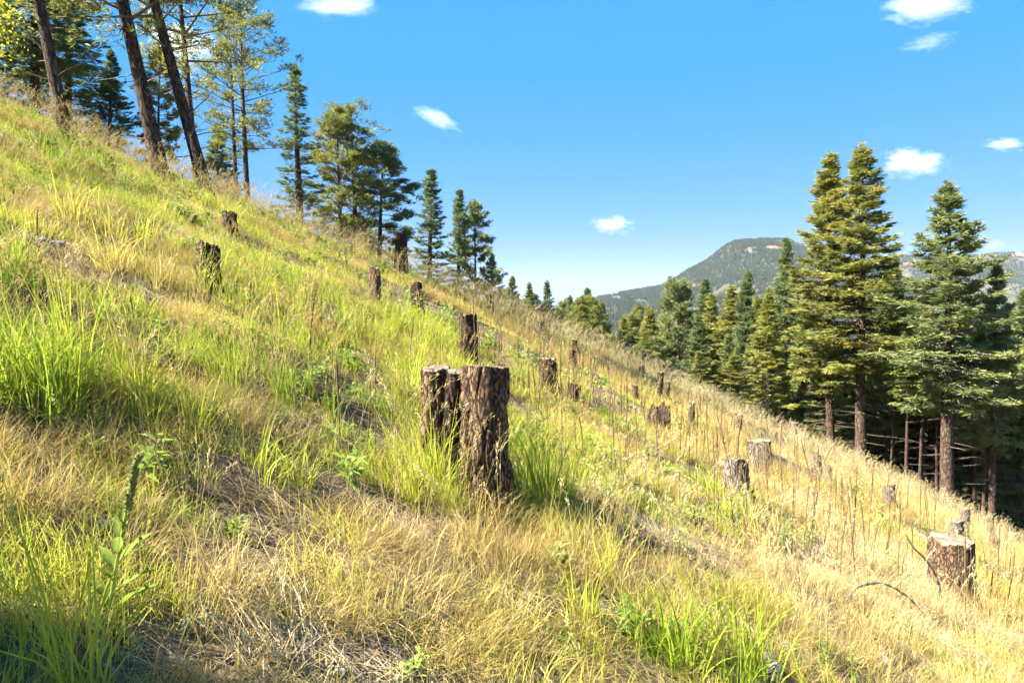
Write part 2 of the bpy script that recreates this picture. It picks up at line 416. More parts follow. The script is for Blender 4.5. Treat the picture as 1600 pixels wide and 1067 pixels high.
def conifer_proto(name, seed, H=20.0, base=0.2, R=2.6, style='fir', dens=1.0, dead=0.5, trunk_r=0.26, bark='bark', pw=0.85, k=6, nl=0.30, nw=0.052):
    r = np.random.default_rng(seed)
    # trunk with a slight sweep
    nz = 14; zs = np.linspace(-0.8, H * 0.985, nz)
    ph = r.uniform(0, 6.28, 2)
    def axis(z):
        z = np.asarray(z, float)
        return np.stack([0.12 * np.sin(z / H * 4 + ph[0]) * (z / H), 0.12 * np.sin(z / H * 3.3 + ph[1]) * (z / H), z], -1)
    rad = trunk_r * np.clip(1 - zs / H, 0.02, 1.1) ** 0.8 + 0.35 * trunk_r * np.exp(-np.maximum(zs, 0) / 0.5)
    tb = MB(); tb.tube(axis(zs), rad, 10)
    trunk = tb.mesh(name + '_trunk', M[bark], True)
    lb = MB(); P = []; Dd = []; V = []
    zb = base * H
    z = zb
    tiers = []
    while z < H * 0.985:
        t = (z - zb) / (H - zb)
        tiers.append((z, t))
        z += (0.42 if style == 'fir' else 0.55) * (1 - 0.45 * t) * r.uniform(0.7, 1.3) / max(0.6, dens ** 0.5)
    azs = r.uniform(0, 6.28)
    lump = r.uniform(0, 6.28, 4)
    for z, t in tiers:
        nb = r.integers(4, 7) if style != 'pine' else r.integers(2, 5)
        azs += r.uniform(0.5, 1.4)
        for b in range(nb):
            if r.random() < (0.2 if style != 'pine' else 0.08): continue
            az = azs + b * 6.283 / nb + r.normal(0, 0.25)
            if style == 'pine':
                prof = (np.sin(np.pi * min(1, (t * 0.80 + 0.2))) ** 0.7 + 0.12)
            elif style == 'spire':
                prof = (1 - t) ** 0.7 * min(1.0, 0.55 + 2.5 * t)
            else:
                prof = (1 - t) ** pw * min(1.0, 0.62 + 2.0 * t)
            prof *= 1 + 0.10 * np.sin(z * 0.9 + lump[0] + 2 * np.sin(az + lump[1]))
            ln = R * prof * r.uniform(0.42, 1.22) + 0.10
            el = (-0.22 + 0.85 * t ** 1.3 if style != 'pine' else -0.05 + 0.75 * t) + r.normal(0, 0.2)
            d0 = np.array([math.cos(az) * math.cos(el), math.sin(az) * math.cos(el), math.sin(el)])
            s = np.linspace(0, 1, 5)[:, None]
            sag = (-0.16 if style != 'pine' else 0.10) * ln * (1 - t)
            z_ = z + r.uniform(-0.28, 0.28) * (1 - 0.6 * t); bp = axis(z_)[None] + d0 * ln * s + np.array([0, 0, 1.0]) * (sag * np.sin(s * 2.2) + 0.14 * ln * s ** 3)
            br = 0.018 + 0.02 * ln / 2.5 * (1 - t)
            lb.tube(bp, np.linspace(br * 1.5, 0.006, 5), 3, False)
            lat = unit(np.cross(d0, np.array([0, 0, 1.0])))
            if style == 'pine':
                nc = max(1, int(r.poisson(1.3 + ln * 1.0)))
                for c in range(nc):
                    sc = r.uniform(0.45, 1.0)
                    cp = np.array([np.interp(sc, s[:, 0], bp[:, i]) for i in range(3)]) + lat * r.normal(0, 0.22 * ln * 0.6) + np.array([0, 0, r.uniform(0, 0.25)])
                    m = int(r.uniform(9, 17) * dens)
                    off = unit(r.normal(0, 1, (m, 3))) * r.uniform(0.1, 0.42, (m, 1)); off[:, 2] *= 0.7
                    P.append(cp + off); Dd.append(unit(off + np.array([0, 0, 0.35]) + d0 * 0.4)); V.append(np.clip(r.normal(0.5, 0.16) + r.normal(0, 0.12, m), 0, 1))
            else:
                m = int((5 + 18 * ln) * dens * r.uniform(0.7, 1.2))
                sc = r.uniform(0.18, 1.0, m) ** 0.75
                cp = np.stack([np.interp(sc, s[:, 0], bp[:, i]) for i in range(3)], -1)
                lo = (1.08 - sc) * ln * 0.42 * r.uniform(-1, 1, m)
                cp = cp + lat * lo[:, None] + np.array([0, 0, 1.0]) * (r.normal(0, 0.07, m) - 0.10 * np.abs(lo))[:, None]
                dd = unit(d0 + lat * np.sign(lo)[:, None] * 0.8 + np.array([0, 0, 0.12]) + r.normal(0, 0.2, (m, 3)))
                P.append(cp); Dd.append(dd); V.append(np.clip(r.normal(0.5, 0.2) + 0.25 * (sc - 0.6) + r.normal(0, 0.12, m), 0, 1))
    zl = r.uniform(0.9, 1.0, 60) * H; P.append(axis(zl) + r.normal(0, 0.03, (60, 3))); Dd.append(unit(r.normal(0, 0.5, (60, 3)) + np.array([0, 0, 1.0]))); V.append(r.uniform(0.4, 0.8, 60))
    # dead lower limbs
    for _ in range(int(26 * dead)):
        z = r.uniform(0.06, max(0.12, base)) * H if base > 0.1 else r.uniform(0.03, 0.25) * H
        az = r.uniform(0, 6.28); ln = r.uniform(0.3, 1.5); el = r.uniform(-0.35, 0.25)
        d0 = np.array([math.cos(az) * math.cos(el), math.sin(az) * math.cos(el), math.sin(el)])
        s = np.linspace(0, 1, 4)[:, None]
        lb.tube(axis(z)[None] + d0 * ln * s + r.normal(0, 0.05, (4, 3)) * s, np.linspace(0.022, 0.006, 4), 3, False)
    P = np.vstack(P); Dd = np.vstack(Dd); V = np.concatenate(V)
    v, q = needle_fan(P, Dd, k, nl, nw, r, 0.55 if style == 'pine' else 0.6, 1.0 if style == 'pine' else 0.5)
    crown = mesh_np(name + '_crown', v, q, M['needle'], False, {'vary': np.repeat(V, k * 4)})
    limbs = lb.mesh(name + '_limbs', M['limb'])
    xy = np.hypot(P[:, 0], P[:, 1]); width = 2 * np.percentile(xy, 97)
    return dict(trunk=trunk, limbs=limbs, crown=crown, H=H + 0.25, width=width, nq=len(q))

PR = {}
PR['fir1'] = conifer_proto('fir1', 1, base=0.10, R=2.9, dens=1.1)
PR['fir2'] = conifer_proto('fir2', 2, base=0.30, R=2.7, dens=1.3, pw=0.85)
PR['fir3'] = conifer_proto('fir3', 3, base=0.20, R=3.2, dens=1.3, pw=0.95)
PR['fir4'] = conifer_proto('fir4', 4, base=0.03, R=3.3, dens=1.0, pw=1.0)
PR['fir5'] = conifer_proto('fir5', 21, base=0.36, R=3.1, dens=1.2, pw=0.95, dead=1.2)
PR['pole'] = conifer_proto('pole', 22, base=0.55, R=1.7, dens=0.9, pw=0.8, dead=0.5, trunk_r=0.2)
PR['tall1'] = conifer_proto('tall1', 5, H=26, base=0.34, R=2.9, dens=1.3, pw=0.98, trunk_r=0.24, dead=1.6)
PR['tall2'] = conifer_proto('tall2', 6, H=26, base=0.28, R=2.7, dens=1.4, pw=0.82, trunk_r=0.22, dead=1.3)
PR['spire1'] = conifer_proto('spire1', 8, base=0.14, R=1.5, style='spire', dens=0.75, dead=0.6)
PR['spire2'] = conifer_proto('spire2', 9, base=0.05, R=1.9, style='spire', dens=1.1)
PR['pine1'] = conifer_proto('pine1', 10, H=16, base=0.30, R=2.6, style='pine', dens=1.05, trunk_r=0.27, dead=0.6, nl=0.22, nw=0.035, k=6)
PR['pine2'] = conifer_proto('pine2', 12, H=16, base=0.30, R=2.4, style='pine', dens=0.9, trunk_r=0.25, dead=1.0, nl=0.22, nw=0.035, k=6)
PR['pine3'] = conifer_proto('pine3', 13, H=16, base=0.42, R=2.3, style='pine', dens=1.5, trunk_r=0.24, bark='bark_red', dead=0.3, nl=0.30, nw=0.06, k=6)
PR['pine4'] = conifer_proto('pine4', 14, H=16, base=0.12, R=2.5, style='pine', dens=1.5, trunk_r=0.22, dead=0.4, nl=0.28, nw=0.055, k=6)

def tree(kind, p, Hh, width, label, group=None, lean=0.0, tint=(1, 1, 1), rz=None, name='conifer', trunk_w=None, cat='tree'):
    pr = PR[kind]
    rz = rng.uniform(0, 6.28) if rz is None else rz
    t = empty(name, (p[0], p[1], p[2]))
    t.rotation_mode = 'XYZ'
    t.rotation_euler = (0, lean, 0)
    sz = Hh / pr['H']; sx = 1.25 * width / pr['width']
    for part in ('trunk', 'limbs', 'crown'):
        o = bpy.data.objects.new(part, pr[part]); link(o, t)
        o.rotation_euler = (0, 0, rz)
        o.scale = (sx, sx, sz) if not (part == 'trunk' and trunk_w) else (trunk_w, trunk_w, sz)
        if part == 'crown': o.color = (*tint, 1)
        if part != 'trunk': o['kind'] = 'stuff'
    tag(t, label, cat, group)
    return t

def tree_px(kind, bx, tx, ty, D, wpx, label, group=None, tint=(1, 1, 1), lean=None, sink=0.1, name='conifer', trunk_w=None):
    """stands on the ground at bearing bx and depth D; its top reaches (tx, ty)"""
    x = (bx - 800) / F * D
    z = float(height(x, D)) - sink
    top = at(tx, ty, D)
    Hh = top[2] - z
    if lean is None: lean = math.atan2(top[0] - x, Hh)
    return tree(kind, (x, D, z), Hh / math.cos(lean), wpx / F * D, label, group, lean, tint, name=name, trunk_w=trunk_w)

WARM = (1.24, 1.1, 0.78); DARK = (0.75, 0.85, 0.9); YEL = (1.35, 1.22, 0.75); GRN = (1.0, 1.0, 1.0)  # crown tints; the warm and yellow ones also carry some sunlight in the colour
# --- leaning pines near the upper left of the slope
def tree_lean(kind, bpx, bpy_, D, upx, Hh, width, label, tint, trunk_w):
    """base seen at pixel (bpx, bpy_) on the slope; trunk crosses the frame top at upx"""
    g = ground(bpx, bpy_); 
    if D: g = np.array([(bpx - 800) / F * D, D, 0]); g[2] = float(height(g[0], g[1]))
    u = at(upx, 0, g[1])
    lean = math.atan2(u[0] - g[0], u[2] - g[2])
    return tree(kind, (g[0], g[1], g[2] - 0.1), Hh, width, label, 'leaning pines at the top of the slope', lean, tint, name='pine_tree', trunk_w=trunk_w)
tree_lean('pine2', 108, 228, None, 62, 15.5, 4.2, 'leaning dark pine trunk nearest the left edge of the slope', DARK, 0.66)
tree_lean('pine1', 254, 280, None, 190, 16.5, 5.4, 'thick leaning pine with dead side limbs, second trunk along the slope', WARM, 0.85)
tree_lean('pine2', 331, 302, 21.0, 240, 17, 5.0, 'leaning forked-looking pine, third thick trunk along the slope', WARM, 0.78)
tree_lean('pine2', 312, 268, 24.5, 283, 14, 3.6, 'slimmer pine trunk standing just behind the third leaning pine', WARM, 0.48)
LT = 'conifers along the skyline of the slope'
tree_px('pine1', 391, 371, -35, 36, 120, 'tall pine with crown tinted sunlit yellow and one long branch reaching towards open sky', LT, WARM, name='pine_tree', trunk_w=0.6)  # sunlit yellow of this pine pair is tinted over the whole crowns
tree_px('pine2', 373, 356, 5, 37, 80, 'slim pine with needles tinted sunlit yellow beside the tall long-branched pine', LT, YEL, name='pine_tree', trunk_w=0.55)
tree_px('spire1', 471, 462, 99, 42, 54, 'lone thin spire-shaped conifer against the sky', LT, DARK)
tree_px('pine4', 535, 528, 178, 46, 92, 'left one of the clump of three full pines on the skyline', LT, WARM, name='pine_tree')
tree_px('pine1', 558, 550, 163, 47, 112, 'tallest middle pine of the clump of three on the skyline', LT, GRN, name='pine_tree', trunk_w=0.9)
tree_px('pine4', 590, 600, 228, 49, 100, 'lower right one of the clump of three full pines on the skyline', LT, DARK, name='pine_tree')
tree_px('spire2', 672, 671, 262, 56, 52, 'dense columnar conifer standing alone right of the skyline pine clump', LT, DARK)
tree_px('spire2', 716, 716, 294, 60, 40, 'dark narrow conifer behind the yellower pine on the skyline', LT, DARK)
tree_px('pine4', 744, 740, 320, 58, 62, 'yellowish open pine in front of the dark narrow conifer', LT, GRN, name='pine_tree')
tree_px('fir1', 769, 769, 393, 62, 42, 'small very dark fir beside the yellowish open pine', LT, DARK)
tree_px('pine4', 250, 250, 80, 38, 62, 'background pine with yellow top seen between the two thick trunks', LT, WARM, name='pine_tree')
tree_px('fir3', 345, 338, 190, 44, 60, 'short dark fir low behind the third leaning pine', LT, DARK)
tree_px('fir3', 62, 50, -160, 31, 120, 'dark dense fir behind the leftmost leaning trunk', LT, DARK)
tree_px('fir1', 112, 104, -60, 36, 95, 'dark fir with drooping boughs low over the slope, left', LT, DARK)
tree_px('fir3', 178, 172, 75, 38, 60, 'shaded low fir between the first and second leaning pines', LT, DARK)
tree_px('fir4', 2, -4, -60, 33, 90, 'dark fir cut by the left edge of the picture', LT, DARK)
# a young conifer up the slope beside the viewer, outside the frame: its thin shade dapples the near ground
tree('spire1', (-9.3, -0.75, float(height(-9.3, -0.75)) - 0.1), 6.3, 1.15, 'young thin conifer up the slope beside the viewer, outside the picture', None, 0.0, GRN)
# --- row stepping down the skyline towards the valley
ROW = 'small conifers stepping down the skyline to the valley'
row = [('fir3', 800, 430, 72, 40, GRN, 'rounded small conifer, first of the row stepping down to the valley'), ('fir4', 827, 439, 76, 42, GRN, 'pointed small fir, second of the row stepping down to the valley'),
       ('fir4', 855, 436, 78, 44, DARK, 'dark pointed fir, third of the row stepping down to the valley'), ('fir4', 891, 459, 88, 40, DARK, 'narrow dark fir just left of the yellow-green one'),
       ('fir2', 917, 448, 92, 40, DARK, 'dark-topped fir behind the yellow-green one'), ('pine4', 925, 468, 88, 48, YEL, 'yellow-green young conifer below the mountain foot'),
       ('fir4', 975, 490, 110, 52, WARM, 'low warm-green fir below the mountain foot'), ('fir4', 1012, 474, 112, 46, YEL, 'yellowish fir halfway to the red-trunked pine'),
       ('fir3', 945, 505, 105, 55, GRN, 'low green fir hidden to its top behind the meadow edge'), ('fir3', 1042, 505, 100, 60, GRN, 'bushy low fir left of the red-trunked pine')]
for k_, px, py, D, wp, ti, lb in row: tree_px(k_, px, px, py, D, wp * 1.15, lb, ROW, ti)
# --- forest edge on the right
FE = 'tall conifers at the forest edge on the right'
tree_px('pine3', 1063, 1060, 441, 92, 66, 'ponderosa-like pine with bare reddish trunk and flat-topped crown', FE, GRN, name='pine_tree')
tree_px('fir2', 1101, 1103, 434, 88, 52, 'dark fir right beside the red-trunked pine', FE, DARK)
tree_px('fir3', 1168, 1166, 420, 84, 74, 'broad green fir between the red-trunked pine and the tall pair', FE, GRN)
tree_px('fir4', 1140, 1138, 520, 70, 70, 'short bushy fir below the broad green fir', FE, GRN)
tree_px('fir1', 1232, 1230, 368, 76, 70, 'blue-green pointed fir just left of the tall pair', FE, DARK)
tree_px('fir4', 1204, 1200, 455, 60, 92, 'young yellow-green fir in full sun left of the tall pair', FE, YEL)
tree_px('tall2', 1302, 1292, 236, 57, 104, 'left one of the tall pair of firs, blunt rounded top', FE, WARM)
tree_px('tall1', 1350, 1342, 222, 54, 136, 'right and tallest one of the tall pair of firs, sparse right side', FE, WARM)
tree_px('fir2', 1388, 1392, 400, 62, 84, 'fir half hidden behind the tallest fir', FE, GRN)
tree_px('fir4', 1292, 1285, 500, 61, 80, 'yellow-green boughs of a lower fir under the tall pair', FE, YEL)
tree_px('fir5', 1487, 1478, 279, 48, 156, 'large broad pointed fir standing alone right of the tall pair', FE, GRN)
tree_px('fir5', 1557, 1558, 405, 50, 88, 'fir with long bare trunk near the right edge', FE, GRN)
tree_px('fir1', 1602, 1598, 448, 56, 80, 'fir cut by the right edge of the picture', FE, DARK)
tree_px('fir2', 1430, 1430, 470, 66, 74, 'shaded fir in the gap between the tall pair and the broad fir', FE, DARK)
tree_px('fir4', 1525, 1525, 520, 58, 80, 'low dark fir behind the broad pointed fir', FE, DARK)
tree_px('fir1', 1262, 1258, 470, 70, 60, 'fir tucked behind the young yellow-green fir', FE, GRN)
# --- forest behind: individual conifers of the valley wood
r2 = random.Random(5)
cnt = 0
def wood_tree(px, D, topy, wmin, wmax, kinds, tints, label, group):
    global cnt
    x = (px - 800) / F * D; z = float(height(x, D)); Hh = at(px, topy, D)[2] - z
    if Hh < 4.5 or Hh > 30: return
    tree(r2.choice(kinds), (x, D, z - 0.1), Hh, r2.uniform(wmin, wmax) * min(1.15, max(0.75, Hh / 15)), label, group, 0, r2.choice(tints), name='conifer')
    cnt += 1
for i in range(46):        # valley band from skyline row to the tall pair, sunlight tinted into its crowns
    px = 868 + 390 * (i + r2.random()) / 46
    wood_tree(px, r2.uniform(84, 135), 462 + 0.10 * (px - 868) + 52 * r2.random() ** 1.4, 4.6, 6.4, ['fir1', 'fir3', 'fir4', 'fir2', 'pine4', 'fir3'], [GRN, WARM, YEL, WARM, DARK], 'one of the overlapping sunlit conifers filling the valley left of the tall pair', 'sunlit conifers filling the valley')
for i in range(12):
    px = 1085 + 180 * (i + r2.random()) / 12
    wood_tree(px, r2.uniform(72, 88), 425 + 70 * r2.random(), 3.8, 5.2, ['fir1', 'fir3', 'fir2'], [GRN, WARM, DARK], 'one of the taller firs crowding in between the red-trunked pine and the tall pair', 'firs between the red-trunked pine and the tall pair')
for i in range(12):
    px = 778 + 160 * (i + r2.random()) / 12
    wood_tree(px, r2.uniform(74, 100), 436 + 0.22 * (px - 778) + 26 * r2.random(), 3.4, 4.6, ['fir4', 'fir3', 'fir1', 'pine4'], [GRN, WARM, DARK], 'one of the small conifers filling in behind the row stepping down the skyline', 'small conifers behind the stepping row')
for i in range(34):        # darker wood on the right; crown tints lifted in place of bounced light
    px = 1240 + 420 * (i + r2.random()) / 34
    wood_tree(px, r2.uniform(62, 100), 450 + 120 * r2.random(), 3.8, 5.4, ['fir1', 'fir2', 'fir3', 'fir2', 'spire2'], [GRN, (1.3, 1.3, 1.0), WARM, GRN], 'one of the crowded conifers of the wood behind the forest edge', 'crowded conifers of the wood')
for i in range(9):
    px = 1392 + 230 * (i + r2.random()) / 9
    wood_tree(px, r2.uniform(60, 78), 440 + 60 * r2.random(), 3.0, 4.2, ['fir2', 'tall2', 'fir1'], [GRN, WARM], 'one of the slim firs crowding round the broad pointed fir at the right', 'slim firs round the broad pointed fir')
for i in range(16):        # low sunlit boughs just behind the meadow edge
    px = 1090 + 300 * (i + r2.random()) / 16
    wood_tree(px, r2.uniform(56, 66), 505 + 0.22 * (px - 1090) + 60 * r2.random(), 3.4, 4.6, ['fir4', 'fir1'], [YEL, WARM, GRN], 'one of the low sunlit firs just behind the meadow edge', 'low firs behind the meadow edge')
# thin bare trunks standing in the shaded wood at the lower right
for i in range(22):
    px = r2.uniform(1395, 1640); D = r2.uniform(50, 64)
    x = (px - 800) / F * D; z = float(height(x, D))
    tree('pole', (x, D, z - 0.1), r2.uniform(13, 18), r2.uniform(2.2, 3.0), 'one of the thin-trunked firs crowding the shaded wood at lower right', 'thin firs in the shaded wood', r2.uniform(-0.03, 0.03), (1.25, 1.25, 1.0), trunk_w=0.7)  # crown tint raised to lighten the shaded wood
print('QUADS', {k: v['nq'] for k, v in PR.items()}, 'wood', cnt)

# ------------------------------------------------------------------ far woods (one mass each)
def scatter(name, protos, P, rot, scl, idx, dry, label, cat='grass'):
    """points with an instance of one of the prototype meshes on each: used only for uncountable stuff"""
    col = bpy.data.collections.new(name + '_protos')
    for i, me in enumerate(protos):
        col.objects.link(bpy.data.objects.new('%s_proto_%02d' % (name, i), me))
    me = bpy.data.meshes.new(name)
    me.vertices.add(len(P)); me.vertices.foreach_set('co', np.asarray(P, np.float32).ravel())
    a = me.attributes.new('rot', 'FLOAT_VECTOR', 'POINT'); a.data.foreach_set('vector', np.asarray(rot, np.float32).ravel())
    a = me.attributes.new('scl', 'FLOAT_VECTOR', 'POINT'); a.data.foreach_set('vector', np.asarray(scl, np.float32).ravel())
    a = me.attributes.new('idx', 'INT', 'POINT'); a.data.foreach_set('value', np.asarray(idx, np.int32))
    a = me.attributes.new('dry', 'FLOAT', 'POINT'); a.data.foreach_set('value', np.asarray(dry, np.float32))
    o = obj(name, me)
    g = bpy.data.node_groups.new(name + '_scatter', 'GeometryNodeTree')
    g.interface.new_socket('Geometry', in_out='INPUT', socket_type='NodeSocketGeometry')
    g.interface.new_socket('Geometry', in_out='OUTPUT', socket_type='NodeSocketGeometry')
    n = g.nodes; l = g.links
    gi = n.new('NodeGroupInput'); go = n.new('NodeGroupOutput')
    ci = n.new('GeometryNodeCollectionInfo'); ci.inputs['Collection'].default_value = col
    ci.inputs['Separate Children'].default_value = True; ci.inputs['Reset Children'].default_value = True
    ip = n.new('GeometryNodeInstanceOnPoints'); ip.inputs['Pick Instance'].default_value = True
    def na(nm, t):
        x = n.new('GeometryNodeInputNamedAttribute'); x.data_type = t; x.inputs['Name'].default_value = nm; return x.outputs[0]
    er = n.new('FunctionNodeEulerToRotation')
    l.new(na('rot', 'FLOAT_VECTOR'), er.inputs[0])
    l.new(gi.outputs[0], ip.inputs['Points']); l.new(ci.outputs[0], ip.inputs['Instance'])
    l.new(na('idx', 'INT'), ip.inputs['Instance Index']); l.new(er.outputs[0], ip.inputs['Rotation']); l.new(na('scl', 'FLOAT_VECTOR'), ip.inputs['Scale'])
    l.new(ip.outputs[0], go.inputs[0])
    md = o.modifiers.new('scatter', 'NODES'); md.node_group = g
    tag(o, label, cat, kind='stuff')
    return o

def far_tree(seed, tiers=9, sides=7):
    r = np.random.default_rng(seed); V = []; T = []; n = 0; vv = []
    for i in range(tiers):
        t = i / tiers; z0 = 0.06 + 0.9 * t; rr = 0.19 * (1 - t) ** 0.8 + 0.02
        for sct in range(sides):
            az = r.uniform(0, 6.28); d = np.array([math.cos(az), math.sin(az), 0]); l = np.array([-d[1], d[0], 0])
            rl = rr * r.uniform(0.6, 1.25); wd = 0.07 * r.uniform(0.7, 1.5) * (1.2 - t)
            top = np.array([0, 0, z0 + 0.13]); b = d * rl + np.array([0, 0, z0 - 0.03])
            V += [top, b - l * wd, b + l * wd]; T.append([n, n + 1, n + 2]); n += 3; c = r.uniform(0, 1); vv += [c] * 3
    return mesh_np('far_tree', np.array(V), np.array(T), M['far_needle'], False, {'vary': vv})
FT = [far_tree(i) for i in range(4)]

def far_forest(name, hf, n, xr, yr, label, hmin, hmax, thr=0.42, keep=None):
    r = np.random.default_rng(len(name) + n)
    x = r.uniform(*xr, n); y = np.sqrt(r.uniform(yr[0] ** 2, yr[1] ** 2, n))
    z = hf(x, y)
    dn = 0.5 + 0.62 * fbm(x / 90.0, y / 140.0, 40, 4) + 0.25 * fbm(x / 22, y / 30, 60, 2)
    k = dn > thr
    if keep is not None: k &= keep(x, y)
    x, y, z = x[k], y[k], z[k]; m = len(x)
    h = r.uniform(hmin, hmax, m)
    rot = np.zeros((m, 3)); rot[:, 2] = r.uniform(0, 6.28, m)
    scl = np.stack([h * r.uniform(0.85, 1.3, m)] * 2 + [h], -1)
    scatter(name, FT, np.stack([x, y, z - 0.5], -1), rot, scl, r.integers(0, 4, m), np.clip(r.normal(0.42, 0.2, m), 0, 1), label, 'forest')

hf, x0, x1, y0, D, rk, xs, ys = MT['mountain']
def keep_m(x, y, rk=rk, xs=xs, ys=ys):
    i = np.clip(np.searchsorted(ys, y), 0, len(ys) - 1); j = np.clip(np.searchsorted(xs, x), 0, len(xs) - 1)
    return (rk[i, j] < 0.35)
far_forest('mountain_forest', hf, 85000, (-100, 2000), (1350, 3060), 'dark conifer forest covering the far mountain', 8, 15, 0.30, keep_m)
hf2, _, _, _, _, rk2, xs2, ys2 = MT['far_ridge']
far_forest('ridge_forest', hf2, 42000, (1500, 3800), (2700, 3950), 'dark conifer forest covering the low red-cliffed ridge', 8, 15, 0.38, lambda x, y: keep_m(x, y, rk2, xs2, ys2))
far_forest('valley_forest', lambda x, y: height(x, y), 26000, (-60, 1500), (120, 1500), 'unbroken conifer wood filling the valley below the mountain', 11, 19, 0.2, lambda x, y: x > 8)

# ------------------------------------------------------------------ grass
SLX, SLY = -0.43, 0.06            # mean fall of the hillside, built into every patch of grass
def blades(r, n, L, W, R, clus, cr, lean, curve, seg=3, drift=(0, 0), flat=False):
    """n curved tapering ribbons in clus clumps of radius cr inside a disc of radius R"""
    def disc(m, rad):
        q = rad * np.sqrt(r.uniform(0, 1, m)); t = r.uniform(0, 2 * np.pi, m)
        return np.stack([q * np.cos(t), q * np.sin(t)], -1)
    cc = disc(clus, R); ch = r.uniform(0.6, 1.25, clus); cv_ = r.uniform(0, 1, clus); cd = r.normal(0, 0.5, (clus, 2))
    w = r.integers(0, clus, n)
    off = disc(n, cr); bxy = cc[w] + off
    base = np.stack([bxy[:, 0], bxy[:, 1], SLX * bxy[:, 0] + SLY * bxy[:, 1]], -1)
    ln = L * ch[w] * r.uniform(0.5, 1.15, n); wd = W * r.uniform(0.7, 1.3, n)
    dirh = unit(off / cr * 0.9 + cd[w] + r.normal(0, 0.5, (n, 2)) + np.array(drift))
    th = np.abs(r.normal(0, lean, n)) + (1.2 if flat else 0); cv = np.abs(r.normal(curve, curve * 0.75, n))
    fa = r.uniform(0, np.pi, n)
    side = np.stack([np.cos(fa), np.sin(fa), np.zeros(n)], -1)
    p = base.copy(); rows = []; ang = th.copy()
    if flat: p[:, 2] += r.uniform(0.0, 0.03, n)
    for i in range(seg + 1):
        t = i / seg
        ww = wd * (1 - t ** 1.6) * (0.75 + 0.5 * min(t * 3, 1))
        rows.append((p - side * ww[:, None] / 2, p + side * ww[:, None] / 2, p.copy()))
        a_ = np.minimum(ang, 1.75 if flat else 2.4)
        stp = (ln / seg)[:, None]
        dv = np.stack([np.sin(a_) * dirh[:, 0], np.sin(a_) * dirh[:, 1], np.cos(a_)], -1)
        dv[:, 2] += np.sin(a_) * (SLX * dirh[:, 0] + SLY * dirh[:, 1]) * (1.0 if flat else 0.5)
        p = p + dv * stp
        lowz = SLX * p[:, 0] + SLY * p[:, 1] + 0.012
        p[:, 2] = np.maximum(p[:, 2], lowz)
        ang = ang + cv / seg
    V = []
    for i in range(seg): V += [rows[i][0], rows[i][1]]
    V.append(rows[seg][2])
    k = 2 * seg + 1
    v = np.stack(V, 1).reshape(-1, 3)
    b = (np.arange(n) * k)[:, None]
    q = np.concatenate([b + np.array([[2 * i, 2 * i + 1, 2 * i + 3, 2 * i + 2]]) for i in range(seg - 1)], 0) if seg > 1 else np.zeros((0, 4), int)
    t_ = b + np.array([[2 * seg - 2, 2 * seg - 1, 2 * seg]])
    tt = np.concatenate([[i / seg, i / seg] for i in range(seg)] + [[1.0]])
    vary = np.clip((0.42 * cv_[w] + 0.42 * r.uniform(0, 1, n))[:, None] + 0.16 * tt[None], 0, 1).ravel()
    return v, q, t_, vary

def patch(name, seed, mat, sets, R):
    r = np.random.default_rng(seed); mb = MB(); vy = []
    for s_ in sets:
        v, q, t, c = blades(r, R=R, **s_); mb.add(v, q, t); vy.append(c)
    return mb.mesh(name, mat, False, {'vary': np.concatenate(vy)})

def seed_tuft(name, seed, mat, n=4, L=0.75, head=0.11, green=False):
    """upright stems carrying drooping feathery seed heads"""
    r = np.random.default_rng(seed); mb = MB(); vy = []
    for i in range(n):
        az = r.uniform(0, 6.28); b = np.array([r.normal(0, 0.05), r.normal(0, 0.05), 0]); ln = L * r.uniform(0.7, 1.15); th = abs(r.normal(0.12, 0.1)); cv = r.uniform(0.2, 0.9)
        pts = [b]; a = th
        for s_ in range(6):
            pts.append(pts[-1] + np.array([math.sin(a) * math.cos(az), math.sin(a) * math.sin(az), math.cos(a)]) * ln / 6); a += cv / 6 * (s_ / 3)
        pts = np.array(pts)
        mb.tube(pts, np.linspace(0.0016, 0.0009, 7), 3, False); c = r.uniform(0.45, 0.9); vy.append(np.full(21, c))
        tip = pts[-1]; d = unit(pts[-1] - pts[-3])
        m = 26
        s_ = r.uniform(-0.1, 1, m)[:, None]
        bend = np.array([math.cos(az), math.sin(az), -0.6]) * 0.45
        P = tip + (d * (s_ - 0.5) + bend * np.maximum(s_, 0) ** 2 * 0.5) * head * 1.6 + r.normal(0, head * 0.07, (m, 3))
        dd = unit(d + bend * s_ + r.normal(0, 0.28, (m, 3)))
        v, q = needle_fan(P, dd, 1, head * 0.26, 0.0045, r, 0.15)
        mb.add(v, q); vy.append(np.repeat(np.clip(c + 0.2 + r.normal(0, 0.12, m), 0, 1), 4))
    return mb.mesh(name, mat, False, {'vary': np.concatenate(vy)})

